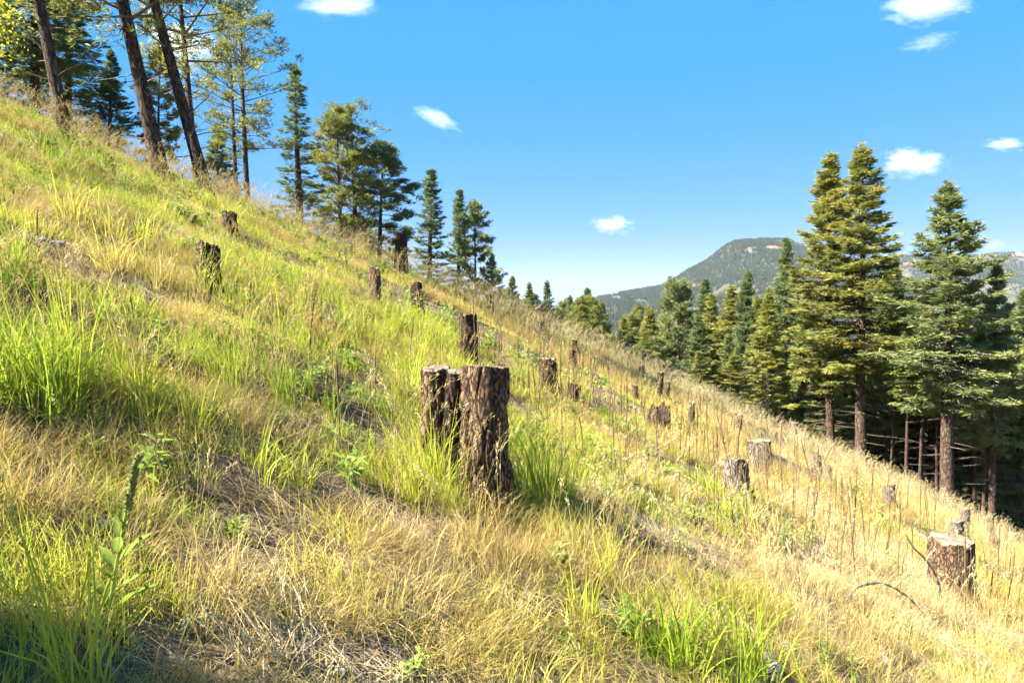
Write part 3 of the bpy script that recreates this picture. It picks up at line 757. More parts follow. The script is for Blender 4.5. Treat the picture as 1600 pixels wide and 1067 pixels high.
def forb_mesh(name, seed, mat, n=9, L=0.16, leafw=0.022, stems=3, Hs=0.22):
    r = np.random.default_rng(seed); mb = MB(); vy = []
    for s_ in range(stems):
        az = r.uniform(0, 6.28); ln = Hs * r.uniform(0.6, 1.2); d = unit(np.array([math.cos(az) * 0.35, math.sin(az) * 0.35, 1]))
        b = np.array([r.normal(0, 0.03), r.normal(0, 0.03), 0])
        mb.tube(np.array([b, b + d * ln * 0.5, b + d * ln]), [0.003, 0.0025, 0.0015], 3, False); vy.append(np.full(9, 0.3))
        t = np.linspace(0.1, 1, n)[:, None]; P = b + d * ln * t
        a = np.arange(n) * 2.4 + r.uniform(0, 6.28)
        dd = unit(np.stack([np.cos(a), np.sin(a), r.uniform(0.2, 0.9, n)], -1))
        side = unit(np.cross(dd, np.array([0, 0, 1.0]))); l_ = (L * (1.15 - 0.6 * t) * r.uniform(0.7, 1.2, (n, 1)))
        m = P + dd * l_ * 0.45 + np.array([0, 0, 0.012]); w_ = leafw * (1.1 - 0.4 * t)
        tip = P + dd * l_ - np.array([0, 0, 1]) * l_ * 0.2
        v = np.stack([P, m - side * w_, tip, m + side * w_], 1).reshape(-1, 3)
        mb.add(v, np.arange(n * 4).reshape(-1, 4)); vy.append(np.repeat(r.uniform(0, 1, n), 4))
    return mb.mesh(name, mat, False, {'vary': np.concatenate(vy)})

# zones on the hillside, as ellipses on the ground: (photo point, half-width m along x, half-depth m along y, value)
def zone_field(x, y, zones, base=0.0):
    v = np.zeros_like(x) + base
    for (px, py, rx, ry, val) in zones:
        g = ground(px, py)
        e = np.exp(-(((x - g[0]) / rx) ** 2 + ((y - g[1]) / ry) ** 2))
        v = v * (1 - e) + val * e if val >= 0 else v * (1 + val * e)
    return v

DRYZ = [(350, 900, 0.9, 0.45, 0.5), (150, 900, 0.5, 0.35, 0.45), (640, 880, 0.9, 0.7, 0.80), (860, 930, 0.8, 0.5, 0.78), (150, 440, 1.6, 0.7, 0.95), (430, 860, 0.35, 0.3, 0.62), (960, 1010, 0.55, 0.25, 0.10), (1000, 820, 0.7, 0.5, 0.75),
        (820, 790, 0.28, 0.45, 0.22), (700, 650, 0.6, 0.5, 0.30), (1190, 820, 0.8, 0.7, 0.20), (1350, 850, 1.6, 0.8, 0.85), (1500, 960, 1.5, 0.8, 0.85), (300, 560, 1.6, 1.3, 0.28), (100, 700, 1.0, 0.7, 0.25),
        (850, 540, 3.0, 3.0, 0.72), (680, 440, 3.0, 2.5, 0.66), (60, 330, 2.0, 1.2, 0.55), (200, 230, 3, 4, 0.22), (450, 340, 3.0, 4.0, 0.20), (560, 380, 2, 3, 0.36), (1000, 660, 1.5, 1.5, 0.45), (250, 950, 0.8, 0.35, 0.60), (560, 480, 1.4, 1.6, 0.20), (1130, 960, 0.6, 0.4, 0.6), (40, 850, 0.6, 0.4, 0.45)]
BARE = [(1280, 1040, 0.22, 0.12, 0.85), (1372, 1020, 0.2, 0.12, 0.8), (250, 1056, 0.4, 0.10, 0.85), (100, 1060, 0.5, 0.15, 0.9), (380, 1025, 0.35, 0.12, 0.9), (30, 900, 0.3, 0.25, 0.5), (560, 1040, 0.4, 0.15, 0.8), (80, 405, 1.0, 0.35, 0.9), (30, 375, 0.7, 0.4, 0.9), (765, 805, 0.13, 0.10, 0.9), (60, 930, 0.35, 0.25, 0.5), (1210, 1020, 0.3, 0.25, 0.8), (1470, 985, 0.6, 0.3, 0.6), (200, 1020, 0.3, 0.15, 0.7), (480, 1000, 0.25, 0.12, 0.7), (330, 640, 0.25, 0.2, 0.35)]

def dryness(x, y):
    b = 0.29 + 0.34 * sstep(0.0, 3.5, x - 0.02 * y) + 0.10 * sstep(14, 30, y) * sstep(-8, 0, x)
    b = b + 0.36 * fbm(x * 0.45, y * 0.45, 31, 3) + 0.14 * fbm(x * 2.1, y * 2.1, 77, 2)
    return b


RP = {'near': 0.20, 'mid': 0.38, 'far': 0.95}
BAND = {'near': (0.8, 4.6), 'mid': (4.6, 13.0), 'far': (13.0, 60.0)}
def kind_protos(name, mat, f, nv=5):
    return {b: [patch(name + '_' + b, hash_seed(name, b, i), M[mat], f(b, RP[b] ** 2 * math.pi), RP[b]) for i in range(nv)] for b in RP}
def hash_seed(name, b, i): return sum(ord(ch) * (j + 1) for j, ch in enumerate(name + b)) + 977 * i
WID = {'near': 1.0, 'mid': 1.25, 'far': 2.3}; DEN = {'near': 1.0, 'mid': 0.62, 'far': 0.17}; SEG = {'near': 4, 'mid': 3, 'far': 3}
def f_green(b, A): return [dict(n=int(2300 * A * DEN[b]), L=0.20, W=0.0034 * WID[b], clus=max(6, int(95 * A)), cr=0.11, lean=0.45, curve=1.0, seg=SEG[b])]
def f_tall(b, A): return [dict(n=int(620 * A * DEN[b]), L=0.48, W=0.0066 * WID[b], clus=max(3, int(22 * A)), cr=0.07, lean=0.20, curve=0.9, seg=SEG[b] + 1)]
def f_blond(b, A): return [dict(n=int(2900 * A * DEN[b]), L=0.27, W=0.0026 * WID[b], clus=max(4, int(38 * A)), cr=0.10, lean=0.6, curve=1.4, seg=SEG[b], drift=(0.7, -0.15))]
def f_gold(b, A): return [dict(n=int(1500 * A * DEN[b]), L=0.42, W=0.0032 * WID[b], clus=max(4, int(34 * A)), cr=0.08, lean=0.22, curve=0.55, seg=SEG[b], drift=(0.3, 0))]
def f_thatch(b, A): return [dict(n=int(2600 * A * DEN[b]), L=0.22, W=0.0040 * WID[b], clus=max(6, int(70 * A)), cr=0.14, lean=0.15, curve=0.2, seg=2, flat=True)]
K = {n: kind_protos(n, m, f) for n, m, f in (('green', 'grass', f_green), ('tall', 'grass', f_tall), ('blond', 'straw', f_blond), ('gold', 'gold', f_gold), ('thatch', 'thatch', f_thatch))}

def spread(per_m2, y0, y1, seed, side=1.6):
    r = np.random.default_rng(seed); W = 0.80 * y1 + side
    n = int(per_m2 * 2 * W * (y1 - y0)); x = r.uniform(-W, W, n); y = r.uniform(y0, y1, n)
    yc = 31 + 20 * sstep(-0.5, 0.4, x / (np.maximum(y, 0) + 6))
    k = (np.abs(x) < 0.80 * y + side) & (y < yc + 6)
    return x[k], y[k], r

def fields(x, y):
    return zone_field(x, y, DRYZ, dryness(x, y)), zone_field(x, y, BARE)

def grow(name, kind, prob, label, over=2.0, dadd=0.0, djit=0.08, zvar=(0.75, 1.3), cat='grass'):
    P, S, I, Dv = [], [], [], []; protos = []
    for bi, b in enumerate(('near', 'mid', 'far')):
        A = RP[b] ** 2 * math.pi
        x, y, r = spread(over / A, *BAND[b], seed=hash_seed(name, b, 3))
        d, ba = fields(x, y)
        k = r.uniform(0, 1, len(x)) < prob(x, y, d, ba)
        x, y, d = x[k], y[k], d[k]; n = len(x)
        s_ = r.uniform(0.85, 1.15, n); fl = np.where(r.random(n) < 0.5, -1, 1)
        # a patch keeps its heading so that its built-in fall follows the slope; mirrored across the fall line for variety
        loc_x = (height(x + 0.3, y) - height(x - 0.3, y)) / 0.6
        P.append(np.stack([x, y, height(x, y) - 0.015], -1)); S.append(np.stack([s_, s_ * fl, s_ * r.uniform(*zvar, n)], -1))
        I.append(r.integers(0, len(K[kind][b]), n) + len(protos)); Dv.append(np.clip(d + dadd + r.normal(0, djit, n), 0, 1))
        protos += K[kind][b]
    P = np.vstack(P); S = np.vstack(S); I = np.concatenate(I); Dv = np.concatenate(Dv)
    print(name, len(P))
    scatter(name, protos, P, np.zeros((len(P), 3)), S, I, Dv, label, cat)

def seedz(x, y): return zone_field(x, y, [(860, 830, 0.35, 0.4, 0.95), (905, 740, 0.4, 0.5, 0.9), (1010, 900, 0.4, 0.35, 0.8), (330, 430, 0.9, 0.9, 0.8), (540, 560, 0.7, 0.8, 0.7), (450, 500, 0.8, 0.8, 0.6), (1100, 950, 0.4, 0.3, 0.6)])
def tallz(x, y): return zone_field(x, y, [(722, 806, 0.12, 0.08, 0.8), (683, 778, 0.22, 0.14, 0.98), (640, 760, 0.2, 0.15, 0.6), (815, 820, 0.2, 0.25, 0.98), (880, 900, 0.2, 0.25, 0.7), (20, 620, 0.45, 0.5, 0.9), (690, 640, 0.35, 0.4, 0.85), (960, 1000, 0.5, 0.25, 0.75), (1190, 840, 0.6, 0.5, 0.6), (330, 420, 1.0, 1.2, 0.6), (480, 480, 1.2, 1.5, 0.6), (70, 480, 0.8, 0.8, 0.45), (600, 520, 1.0, 1.2, 0.5), (1240, 940, 0.4, 0.3, 0.5)])
grow('green_grass', 'green', lambda x, y, d, b: np.clip(1.25 - 1.35 * d, 0.14, 0.95) * (1 - 0.9 * b) * np.clip(0.68 + 1.0 * fbm(x * 1.1, y * 1.1, 5, 3), 0.28, 1), 'fresh yellow-green grass tufts over the upper and middle slope')
grow('tall_green_grass', 'tall', lambda x, y, d, b: np.clip(tallz(x, y) + 0.06 * (d < 0.5), 0, 1) * (1 - b), 'tall broad-bladed green grass clumps beside the stumps', over=1.6, dadd=-0.05)
grow('dry_grass', 'blond', lambda x, y, d, b: np.clip((d - 0.27) * 1.9, 0.28, 1) * (1 - 0.75 * b) * (1 - 0.75 * sstep(9, 16, y)), 'fine blond dry grass bent over the slope')
grow('golden_grass', 'gold', lambda x, y, d, b: np.clip((d - 0.42) * 1.6, 0.03, 1) * (0.10 + 0.9 * sstep(6, 13, y)) * (1 - 0.8 * b) * np.clip(0.7 + 0.9 * fbm(x * 0.7, y * 0.7, 15, 3), 0.15, 1), 'golden upright dry grass of the open stump field', over=2.4)
grow('dead_thatch', 'thatch', lambda x, y, d, b: np.clip(0.75 + 0.4 * b, 0, 1) * (1 - 0.8 * sstep(8, 20, y)), 'flattened brown dead grass and litter on the soil', djit=0.15, cat='litter')

PS = [seed_tuft('seed_tuft', 160 + i, M['straw'], n=3) for i in range(6)]
PF = [forb_mesh('herb', 180 + i, M['forb']) for i in range(5)]
def dot(name, protos, bands, prob, label, tilt=0.15, dadd=0.0, cat='grass'):
    X, Y, S = [], [], []
    for i, (dn, y0, y1, sc) in enumerate(bands):
        x, y, r = spread(dn, y0, y1, 7000 + i + len(name) * 31); X.append(x); Y.append(y); S.append(sc * r.uniform(0.7, 1.3, len(x)))
    X = np.concatenate(X); Y = np.concatenate(Y); S = np.concatenate(S); r = np.random.default_rng(len(name))
    d, ba = fields(X, Y); k = r.uniform(0, 1, len(X)) < prob(X, Y, d, ba)
    X, Y, S, d = X[k], Y[k], S[k], d[k]; n = len(X)
    rot = np.stack([r.normal(0, tilt, n), r.normal(0.04, tilt, n), r.uniform(0, 6.28, n)], -1)
    scatter(name, protos, np.stack([X, Y, height(X, Y) - 0.01], -1), rot, np.stack([S] * 3, -1), r.integers(0, len(protos), n), np.clip(d + dadd + r.normal(0, 0.1, n), 0, 1), label, cat)
    print(name, n)
dot('seed_head_grass', PS, [(26, 1.8, 3, 0.7), (46, 3, 6, 0.85), (20, 6, 12, 0.95), (13, 12, 25, 1.05), (8, 25, 58, 1.3)], lambda x, y, d, b: np.clip((0.30 + 0.9 * fbm(x * 0.5, y * 0.5, 91, 3)) * (0.6 + 0.7 * sstep(10, 20, y)), 0.02, 0.95) * (1 - 0.9 * b) + 0.7 * seedz(x, y), 'tall straw-coloured grass stems with feathery seed heads', 0.14, 0.1)
dot('low_herbs', PF, [(16, 0.9, 3, 0.5), (18, 3, 6, 0.7), (12, 6, 12, 0.95), (4, 12, 30, 1.5)], lambda x, y, d, b: np.clip(0.45 - 0.6 * d, 0.02, 0.22), 'low leafy green herbs among the grass', cat='herbs')

# ------------------------------------------------------------------ stumps
def stem_mesh(name, seed, r, h, nth=56, nzz=20, slant=0.0, jag=0.01, fork=0.0, flare=0.35, hollow=0.0, mat='stump_bark', plate=0.018):
    """a sawn stem: furrowed bark shell with plates standing proud, and the sawn face as a second mesh"""
    g = np.random.default_rng(seed)
    th = np.arange(nth) / nth * 2 * np.pi
    ph = g.uniform(0, 6.28, 5)
    ztop = h + slant * r * np.cos(th - ph[0]) + jag * (np.sin(5 * th + ph[1]) + 0.6 * np.sin(11 * th + ph[2])) + g.normal(0, jag * 0.5, nth)
    if fork: ztop = ztop - fork * h * (np.clip(1 - np.abs(np.cos(th - ph[3])) ** 1.5, 0, 1)) + g.normal(0, 0.05 * h, nth)
    zb = -0.35
    u = np.linspace(0, 1, nzz)[:, None]
    Z = zb + (ztop[None] - zb) * u
    base_r = r * (1 + 0.06 * np.sin(2 * th + ph[1]) + 0.05 * np.sin(3 * th + ph[2]))
    fl = flare * np.exp(-np.maximum(Z, 0) / (0.22 * h + 0.03)) * (0.65 + 0.5 * np.sin(4 * th + ph[4]) ** 2)
    Rr = base_r[None] * (1 + fl) * (1 - 0.06 * np.clip(Z / h, 0, 1))
    # bark plates from cells on the shell
    m = int(26 + 120 * h * r / 0.18)
    sx = g.uniform(0, 2 * np.pi, m); szz = g.uniform(zb, h, m)
    A = np.stack([np.cos(th[None] + 0 * Z) * r, np.sin(th[None] + 0 * Z) * r, Z * 0.28], -1).reshape(-1, 3)
    Bs = np.stack([np.cos(sx) * r, np.sin(sx) * r, szz * 0.28], -1)
    dd = np.sort(np.linalg.norm(A[:, None] - Bs[None], axis=2), axis=1)[:, :2]
    edge = (dd[:, 1] - dd[:, 0]).reshape(Z.shape)
    pl = sstep(0.0, 0.024, edge + g.normal(0, 0.002, edge.shape)) * plate
    hgt = g.uniform(0.5, 1.2, m)[np.argmin(np.linalg.norm(A[:, None] - Bs[None], axis=2), axis=1)].reshape(Z.shape)
    Rr = Rr + pl * hgt - plate * 0.6 + g.normal(0, plate * 0.05, Z.shape)
    v = np.stack([Rr * np.cos(th), Rr * np.sin(th), Z], -1).reshape(-1, 3)
    i = np.arange(nzz - 1)[:, None] * nth; j = np.arange(nth)[None]; k = (j + 1) % nth
    q = np.stack([i + j, i + k, i + k + nth, i + j + nth], -1).reshape(-1, 4)
    bark = mesh_np(name + '_bark', v, q, M[mat], False)
    # sawn face
    rings = [1.0, 0.86, 0.6, 0.3]; V = []
    zc = ztop.mean() - (0.5 * fork * h if fork else 0)
    for kk, f in enumerate(rings):
        rr = (Rr[-1] - plate * 0.2) * f
        zz = ztop * f + zc * (1 - f) - hollow * h * (1 - f) + (g.normal(0, 0.003, nth) if f < 1 else -0.004)
        V.append(np.stack([rr * np.cos(th), rr * np.sin(th), zz], -1))
    V.append(np.array([[0, 0, zc - hollow * h]]))
    V = np.vstack(V); Q = []; T = []
    for a in range(len(rings) - 1):
        Q.append(np.stack([a * nth + j[0], a * nth + k[0], (a + 1) * nth + k[0], (a + 1) * nth + j[0]], -1))
    a = (len(rings) - 1) * nth
    T = np.stack([a + j[0], a + k[0], np.full(nth, len(rings) * nth)], -1)
    cut = mesh_np(name + '_cut', V, [np.vstack(Q), T], M['cut'] if not fork else M[mat], True)
    return bark, cut

def stump(px, ty, by, wpx, label, seed, mat='stump_dark', group='tree stumps scattered over the slope', **kw):
    g = ground(px, by); D = g[1]
    h = at(px, ty, D)[2] - g[2]; r = wpx / 2 / F * D
    t = empty('tree_stump', g)
    lo = wpx < 24
    bark, cut = stem_mesh('stump%d' % seed, seed, r, h, nth=28 if lo else 56, nzz=10 if lo else 20, mat=mat, plate=0.024 if not lo else 0.016, **dict(dict(slant=random.Random(seed + 5).uniform(0, 0.4)), **kw))
    obj('bark', bark, t); obj('cut_face', cut, t)
    t.rotation_euler = (random.Random(seed).uniform(-0.05, 0.05), random.Random(seed + 1).uniform(-0.05, 0.05), random.Random(seed + 2).uniform(0, 6.28))
    tag(t, label, 'stump', group)
    return t

# the large clustered stump in the middle: three stems grown together
g0 = ground(757, 792)
big = empty('tree_stump', g0); tag(big, 'large triple stump with furrowed brown bark in the middle of the slope', 'stump', 'tree stumps scattered over the slope')
for n_, (cx, ty, wp, dy, sd, mt, kw) in enumerate([(757, 574, 74, 0.0, 401, 'stump_bark', dict(flare=0.38, slant=0.12)), (712, 580, 36, 0.10, 402, 'stump_dark', dict(flare=0.15, slant=0.15)), (678, 575, 44, 0.24, 403, 'stump_bark', dict(flare=0.2, slant=0.2))]):
    D = g0[1] + dy; x = (cx - 800) / F * D; z = float(height(x, D)); r_ = wp / 2 / F * D
    b_, c_ = stem_mesh('big%d' % n_, sd, r_, at(cx, ty, D)[2] - z, nth=150, nzz=84, mat=mt, plate=0.028, jag=0.004, **kw)
    l_ = (x - g0[0], D - g0[1], z - g0[2])
    obj('bark', b_, big, l_); obj('cut_face', c_, big, l_)

ST = [
 (733, 492, 572, 27, 'tall narrow stump standing directly behind the large triple stump', 'stump_dark', {}),
 (627, 366, 432, 21, 'tall dark stump on the skyline right of the three-pine clump', 'stump_dark', {}),
 (586, 419, 478, 18, 'pale-flecked narrow stump below the dark skyline stump', 'stump_bark', dict(jag=0.02)),
 (652, 444, 490, 18, 'dark stump just right below the pale-flecked narrow one', 'stump_dark', {}),
 (359, 333, 372, 24, 'short black stump high in the green grass of the upper slope', 'stump_dark', {}),
 (325, 384, 455, 36, 'broad dark stump half hidden by drooping seed heads, upper slope', 'stump_dark', {}),
 (857, 560, 616, 29, 'dark flat-topped stump right of the large triple stump', 'stump_dark', {}),
 (897, 600, 632, 19, 'small dark stump just right below the dark flat-topped one', 'stump_dark', {}),
 (895, 548, 572, 12, 'little stump uphill behind the dark flat-topped one', 'stump_dark', {}),
 (1028, 630, 682, 37, 'jagged broken stump with two charred prongs', 'stump_dark', dict(fork=0.75, jag=0.03)),
 (1151, 718, 788, 40, 'grey-topped stump with shaded right side in the stump field', 'stump_grey', {}),
 (1187, 688, 742, 34, 'pale-topped stump just uphill of the grey-topped one', 'stump_grey', {}),
 (1389, 757, 792, 19, 'small pale stump standing in front of the forest edge trunks', 'stump_grey', {}),
 (1488, 842, 945, 62, 'large rough stump with flaking bark at lower right', 'stump_bark', dict(slant=0.08, flare=0.2, jag=0.02)),
 (1492, 812, 868, 21, 'thin grey stump touching the back of the large rough one', 'stump_grey', {}),
 (1504, 794, 850, 15, 'thinnest grey post-like stump behind the large rough one', 'stump_grey', {}),
 (1152, 645, 682, 15, 'narrow brown stump near the forest edge, above the pale-topped one', 'stump_bark', {}),
 (1080, 628, 672, 11, 'thin dark post-like stump right of the two-pronged one', 'stump_dark', dict(jag=0.03)),
 (1003, 573, 592, 9, 'tiny dark stump on the field edge below the red-trunked pine', 'stump_dark', dict(jag=0.03)),
 (992, 601, 626, 10, 'tiny brown stump uphill of the two-pronged one', 'stump_bark', {}),
 (1030, 581, 626, 10, 'thin tall stump right of the tiny brown one', 'stump_dark', {}),
 (1042, 597, 628, 9, 'short thin stump beside the thin tall one', 'stump_bark', {}),
 (843, 504, 530, 17, 'tilted brown stump close to the skyline above the flat-topped one', 'stump_bark', dict(slant=0.5)),
 (866, 506, 524, 12, 'low brown stump beside the tilted one near the skyline', 'stump_grey', {}),
 (817, 506, 520, 8, 'tiny dark stump left of the tilted one near the skyline', 'stump_dark', {}),
 (764, 462, 492, 14, 'brown stump on the skyline under the small very dark fir', 'stump_bark', {}),
 (898, 532, 548, 9, 'tiny stump near the skyline right of the low brown one', 'stump_bark', {}),
 (1276, 712, 742, 15, 'weathered grey stump halfway to the forest edge', 'stump_grey', dict(jag=0.02)),
 (1292, 726, 756, 13, 'second weathered grey stump, right of the first', 'stump_grey', {}),
 (1240, 660, 684, 11, 'small grey stump at the foot of the young yellow-green fir', 'stump_grey', {}),
 (1226, 676, 696, 12, 'small low stump left of the weathered grey pair', 'stump_bark', {}),
 (1360, 722, 748, 14, 'dark little stump at the foot of the tallest fir', 'stump_dark', dict(jag=0.03)),
 (1552, 838, 866, 15, 'brown little stump right of the large rough one', 'stump_bark', {}),
 (1548, 808, 836, 9, 'thin stump under the long bare trunk near the right edge', 'stump_bark', {}),
 (1594, 800, 846, 13, 'brown stump cut by the right edge', 'stump_bark', {}),
]
for i, (px, ty, by, wp, lb, mt, kw) in enumerate(ST): stump(px, ty, by, wp, lb, 500 + 7 * i, mt, **kw)

# ------------------------------------------------------------------ dry stalks
def stalk_mesh(seed):
    r = np.random.default_rng(seed); mb = MB()
    n = 10; z = np.linspace(0, 1, n); pts = np.stack([0.02 * np.sin(z * 3 + r.uniform(0, 6)) * z, 0.02 * np.sin(z * 2.5 + r.uniform(0, 6)) * z, z], -1)
    rad = 0.0045 - 0.0015 * z + np.where((z > 0.55), 0.0025 * np.sin(np.pi * np.clip((z - 0.55) / 0.45, 0, 1)), 0)
    mb.tube(pts, rad, 5)
    m = 46; s_ = r.uniform(0.55, 0.99, m); P = np.stack([np.interp(s_, z, pts[:, i]) for i in range(3)], -1)
    a = r.uniform(0, 6.28, m); d = np.stack([np.cos(a), np.sin(a), r.uniform(0.2, 0.9, m)], -1)
    v, q = needle_fan(P, unit(d), 1, 0.016, 0.008, r, 0.1); mb.add(v, q)
    return mb.mesh('stalk', M['stalk'])
SM = [stalk_mesh(i) for i in range(6)]
def stalk(px, ty, by, label, group, i, tilt=0.0):
    g = ground(px, by); h = at(px, ty, g[1])[2] - g[2]
    o = obj('dry_stalk', SM[i % 6], None, g - np.array([0, 0, 0.03])); k = random.Random(i)
    s_ = k.uniform(0.7, 1.15) * (1 + 0.055 * max(0, g[1] - 4))
    o.scale = (s_, s_, h); o.rotation_euler = (k.uniform(-0.05, 0.05), tilt + k.uniform(-0.04, 0.04), k.uniform(0, 6.28))
    tag(o, label, 'stalk', group)
HS = [(483, 447, 612, 'tallest dry dark stalk in the green grass left of the triple stump', 0.05), (425, 452, 555, 'thin dry stalk uphill of the tallest dark stalk', 0.02), (530, 540, 738, 'slender dark stalk, first of the close three left of the triple stump', 0.03),
      (587, 528, 732, 'straight dark stalk of the close three, nearest the triple stump', 0.0), (573, 575, 735, 'shorter dark stalk between the close three left of the triple stump', 0.06), (641, 488, 600, 'dry stalk rising above the left stem of the triple stump', 0.0),
      (1022, 672, 785, 'thin black stalk below the two-pronged stump', 0.01), (1093, 742, 842, 'brown fuzzy stalk left of the grey-topped stump', 0.0), (1252, 868, 962, 'short black stalk at lower right, beside the leafy weed', 0.03), (1334, 826, 930, 'thin brown stalk above the arched dead branch', -0.02),
      (1436, 748, 862, 'thin brown stalk between the small pale stump and the large rough one', 0.0), (1335, 735, 840, 'brown stalk in the dry grass left of the small pale stump', 0.02), (66, 318, 430, 'dark bent stalk on the bare bank at the left', -0.08), (181, 440, 505, 'short dark stalk on the pale straw patch', 0.08), (206, 452, 512, 'second short dark stalk on the pale straw patch, bent', 0.1),
      (823, 560, 690, 'tall dark stalk right behind the triple stump', 0.08), (923, 545, 640, 'dark tall stalk of the tight bunch right of the small dark stump', 0.0), (930, 553, 642, 'second dark stalk of the tight bunch right of the small dark stump', 0.02), (918, 565, 640, 'lower dark stalk of the tight bunch right of the small dark stump', -0.03)]
for i, (px, ty, by, lb, tl) in enumerate(HS): stalk(px, ty, by, lb, 'dry dark stalks in the grass', i, tl)
kr = random.Random(21)
for i in range(275):
    if i % 5 == 0: cpx = kr.uniform(700, 1590)
    px = cpx + kr.gauss(0, 22) if i % 3 else kr.uniform(700, 1590); line = 480 + 0.43 * (px - 800) + 10
    by = line + 12 + 210 * kr.random() ** 1.8
    if by > 1000: continue
    D = ground(px, by)[1]
    hp = kr.uniform(0.4, 1.2) / max(D, 5) * F
    far = by - line < 75
    stalk(px, by - hp, by, 'dry brown stalk among many standing in the golden grass by the forest edge' if far else 'dry brown stalk among those scattered through the lower stump field',
          'dry stalks along the forest edge' if far else 'dry stalks of the lower stump field', 100 + i, kr.gauss(0.02, 0.09))

# ------------------------------------------------------------------ fallen wood, branches, stones
def wood(name, pts, rads, label, cat, mat, seed, sides=9, lift=None, group=None):
    """tapering piece of dead wood through photo points lying on the ground (lift: metres above it)"""
    P = []
    for i, p in enumerate(pts):
        g = ground(p[0], p[1]); P.append(g)
    P = np.array(P)
    if lift is not None:
        for i, l_ in enumerate(lift): P[i, 2] += l_
    r = np.random.default_rng(seed)
    t = np.linspace(0, 1, len(P)); tt = np.linspace(0, 1, 22)
    Q = np.stack([np.interp(tt, t, P[:, i]) for i in range(3)], -1)
    for _ in range(3): Q[1:-1] = 0.25 * Q[:-2] + 0.5 * Q[1:-1] + 0.25 * Q[2:]
    R_ = np.interp(tt, t, rads) * (1 + 0.12 * np.sin(tt * 23 + seed)) 
    Q = Q + r.normal(0, 0.004, Q.shape)
    o0 = Q[0].copy(); mb = MB(); mb.tube(Q - o0, R_, sides)
    o = obj(name, mb.mesh(name, M[mat], True), None, o0); tag(o, label, cat, group)
    return o
wood('fallen_log', [(1192, 1000), (1212, 1066)], [0.030, 0.045], 'weathered grey log end at the bottom right of centre', 'log', 'grey_wood', 1, lift=[0.02, 0.03])
wood('fallen_log', [(1345, 985), (1372, 1015), (1392, 1062)], [0.03, 0.05, 0.045], 'cracked grey log in the dark hollow at lower right', 'log', 'grey_wood', 2, lift=[0.02, 0.03, 0.02])
wood('fallen_log', [(1436, 985), (1462, 984), (1496, 994)], [0.05, 0.07, 0.03], 'stubby dark rotten log below the large rough stump', 'log', 'stump_dark', 3, lift=[0.03, 0.04, 0.02])
wood('dead_branch', [(566, 1008), (610, 1030), (655, 1064)], [0.011, 0.014, 0.013], 'bare brown stick lying at the bottom centre', 'branch', 'limb', 4, lift=[0.03, 0.03, 0.02])
wood('dead_branch', [(146, 990), (158, 1030), (168, 1067)], [0.010, 0.013, 0.014], 'pale barkless stick at the foot of the mullein', 'branch', 'grey_wood', 5, lift=[0.02, 0.02, 0.02])
wood('dead_branch', [(92, 1018), (118, 1052)], [0.006, 0.008], 'short pale twig left of the barkless stick', 'branch', 'grey_wood', 15, lift=[0.02, 0.02])
wood('dead_branch', [(1316, 950), (1340, 950), (1380, 955), (1420, 965), (1458, 978)], [0.012, 0.012, 0.011, 0.009, 0.006], 'thin arched dead branch over the dry grass at lower right', 'branch', 'limb', 6, 6, [0.02, 0.2, 0.28, 0.2, 0.03])
wood('dead_branch', [(1471, 946), (1466, 946), (1452, 946), (1425, 946), (1412, 946)], [0.016, 0.015, 0.011, 0.007, 0.004], 'bleached dead branch leaning up beside the large rough stump', 'branch', 'grey_wood', 7, 6, [0.0, 0.25, 0.45, 0.6, 0.74])
wood('fallen_log', [(40, 372), (90, 388), (150, 392)], [0.05, 0.06, 0.03], 'dull grey log half sunk in the bare bank at the left', 'log', 'grey_wood', 8, lift=[-0.02, 0.0, -0.02])

def stone(px, py, s_, label, seed):
    r = np.random.default_rng(seed); g = ground(px, py)
    import bmesh
    bm = bmesh.new(); bmesh.ops.create_icosphere(bm, subdivisions=3, radius=1.0)
    ax = r.normal(0, 1, (14, 3)); ax /= np.linalg.norm(ax, axis=1)[:, None]; cut = r.uniform(0.6, 0.95, 14)
    for v in bm.verts:
        p = np.array(v.co)
        for a_, c_ in zip(ax, cut):
            d_ = p @ a_
            if d_ > c_: p = p - a_ * (d_ - c_)
        v.co = Vector(p * s_ * np.array([1.2, 0.9, 0.7]))
    me = bpy.data.meshes.new('stone'); bm.to_mesh(me); bm.free(); me.materials.append(M['rock'])
    o = obj('stone', me, None, g + np.array([0, 0, s_ * 0.25])); o.rotation_euler = (0, 0, r.uniform(0, 6)); tag(o, label, 'stone', 'stones in the grass')
stone(538, 1050, 0.018, 'small pale stone beside the stick at the bottom centre', 1)
stone(478, 1012, 0.020, 'small whitish stone in the dark soil left of the bottom stick', 2)
stone(525, 1052, 0.013, 'pinkish pebble left of the small pale stone', 3)
stone(1103, 690, 0.13, 'pale rock in the grass above the grey-topped stump', 4)
stone(22, 800, 0.035, 'half-buried grey stone at the left edge', 5)
stone(240, 790, 0.05, 'grey stone behind the mullein spike', 6)

# ------------------------------------------------------------------ plants one can pick out
def leaf_piece(L, W, fold=0.35, droop=0.4, seg=6, wave=0.0):
    """lance-shaped leaf along +X, folded on its midrib"""
    V = []; Q = []
    for i in range(seg + 1):
        t = i / seg; w_ = W * (math.sin(math.pi * min(1, t * 0.92 + 0.06)) ** 0.8) * (1 if i < seg else 0.02)
        x = L * t * math.cos(droop * t); z = -L * droop * 0.5 * t * t + L * 0.25 * t
        wv = wave * math.sin(t * 14)
        V += [(x, -w_ / 2, z + fold * w_ / 2 + wv * W), (x, 0, z), (x, w_ / 2, z + fold * w_ / 2 - wv * W)]
    for i in range(seg):
        a = 3 * i; Q += [(a, a + 1, a + 4, a + 3), (a + 1, a + 2, a + 5, a + 4)]
    return np.array(V), np.array(Q)

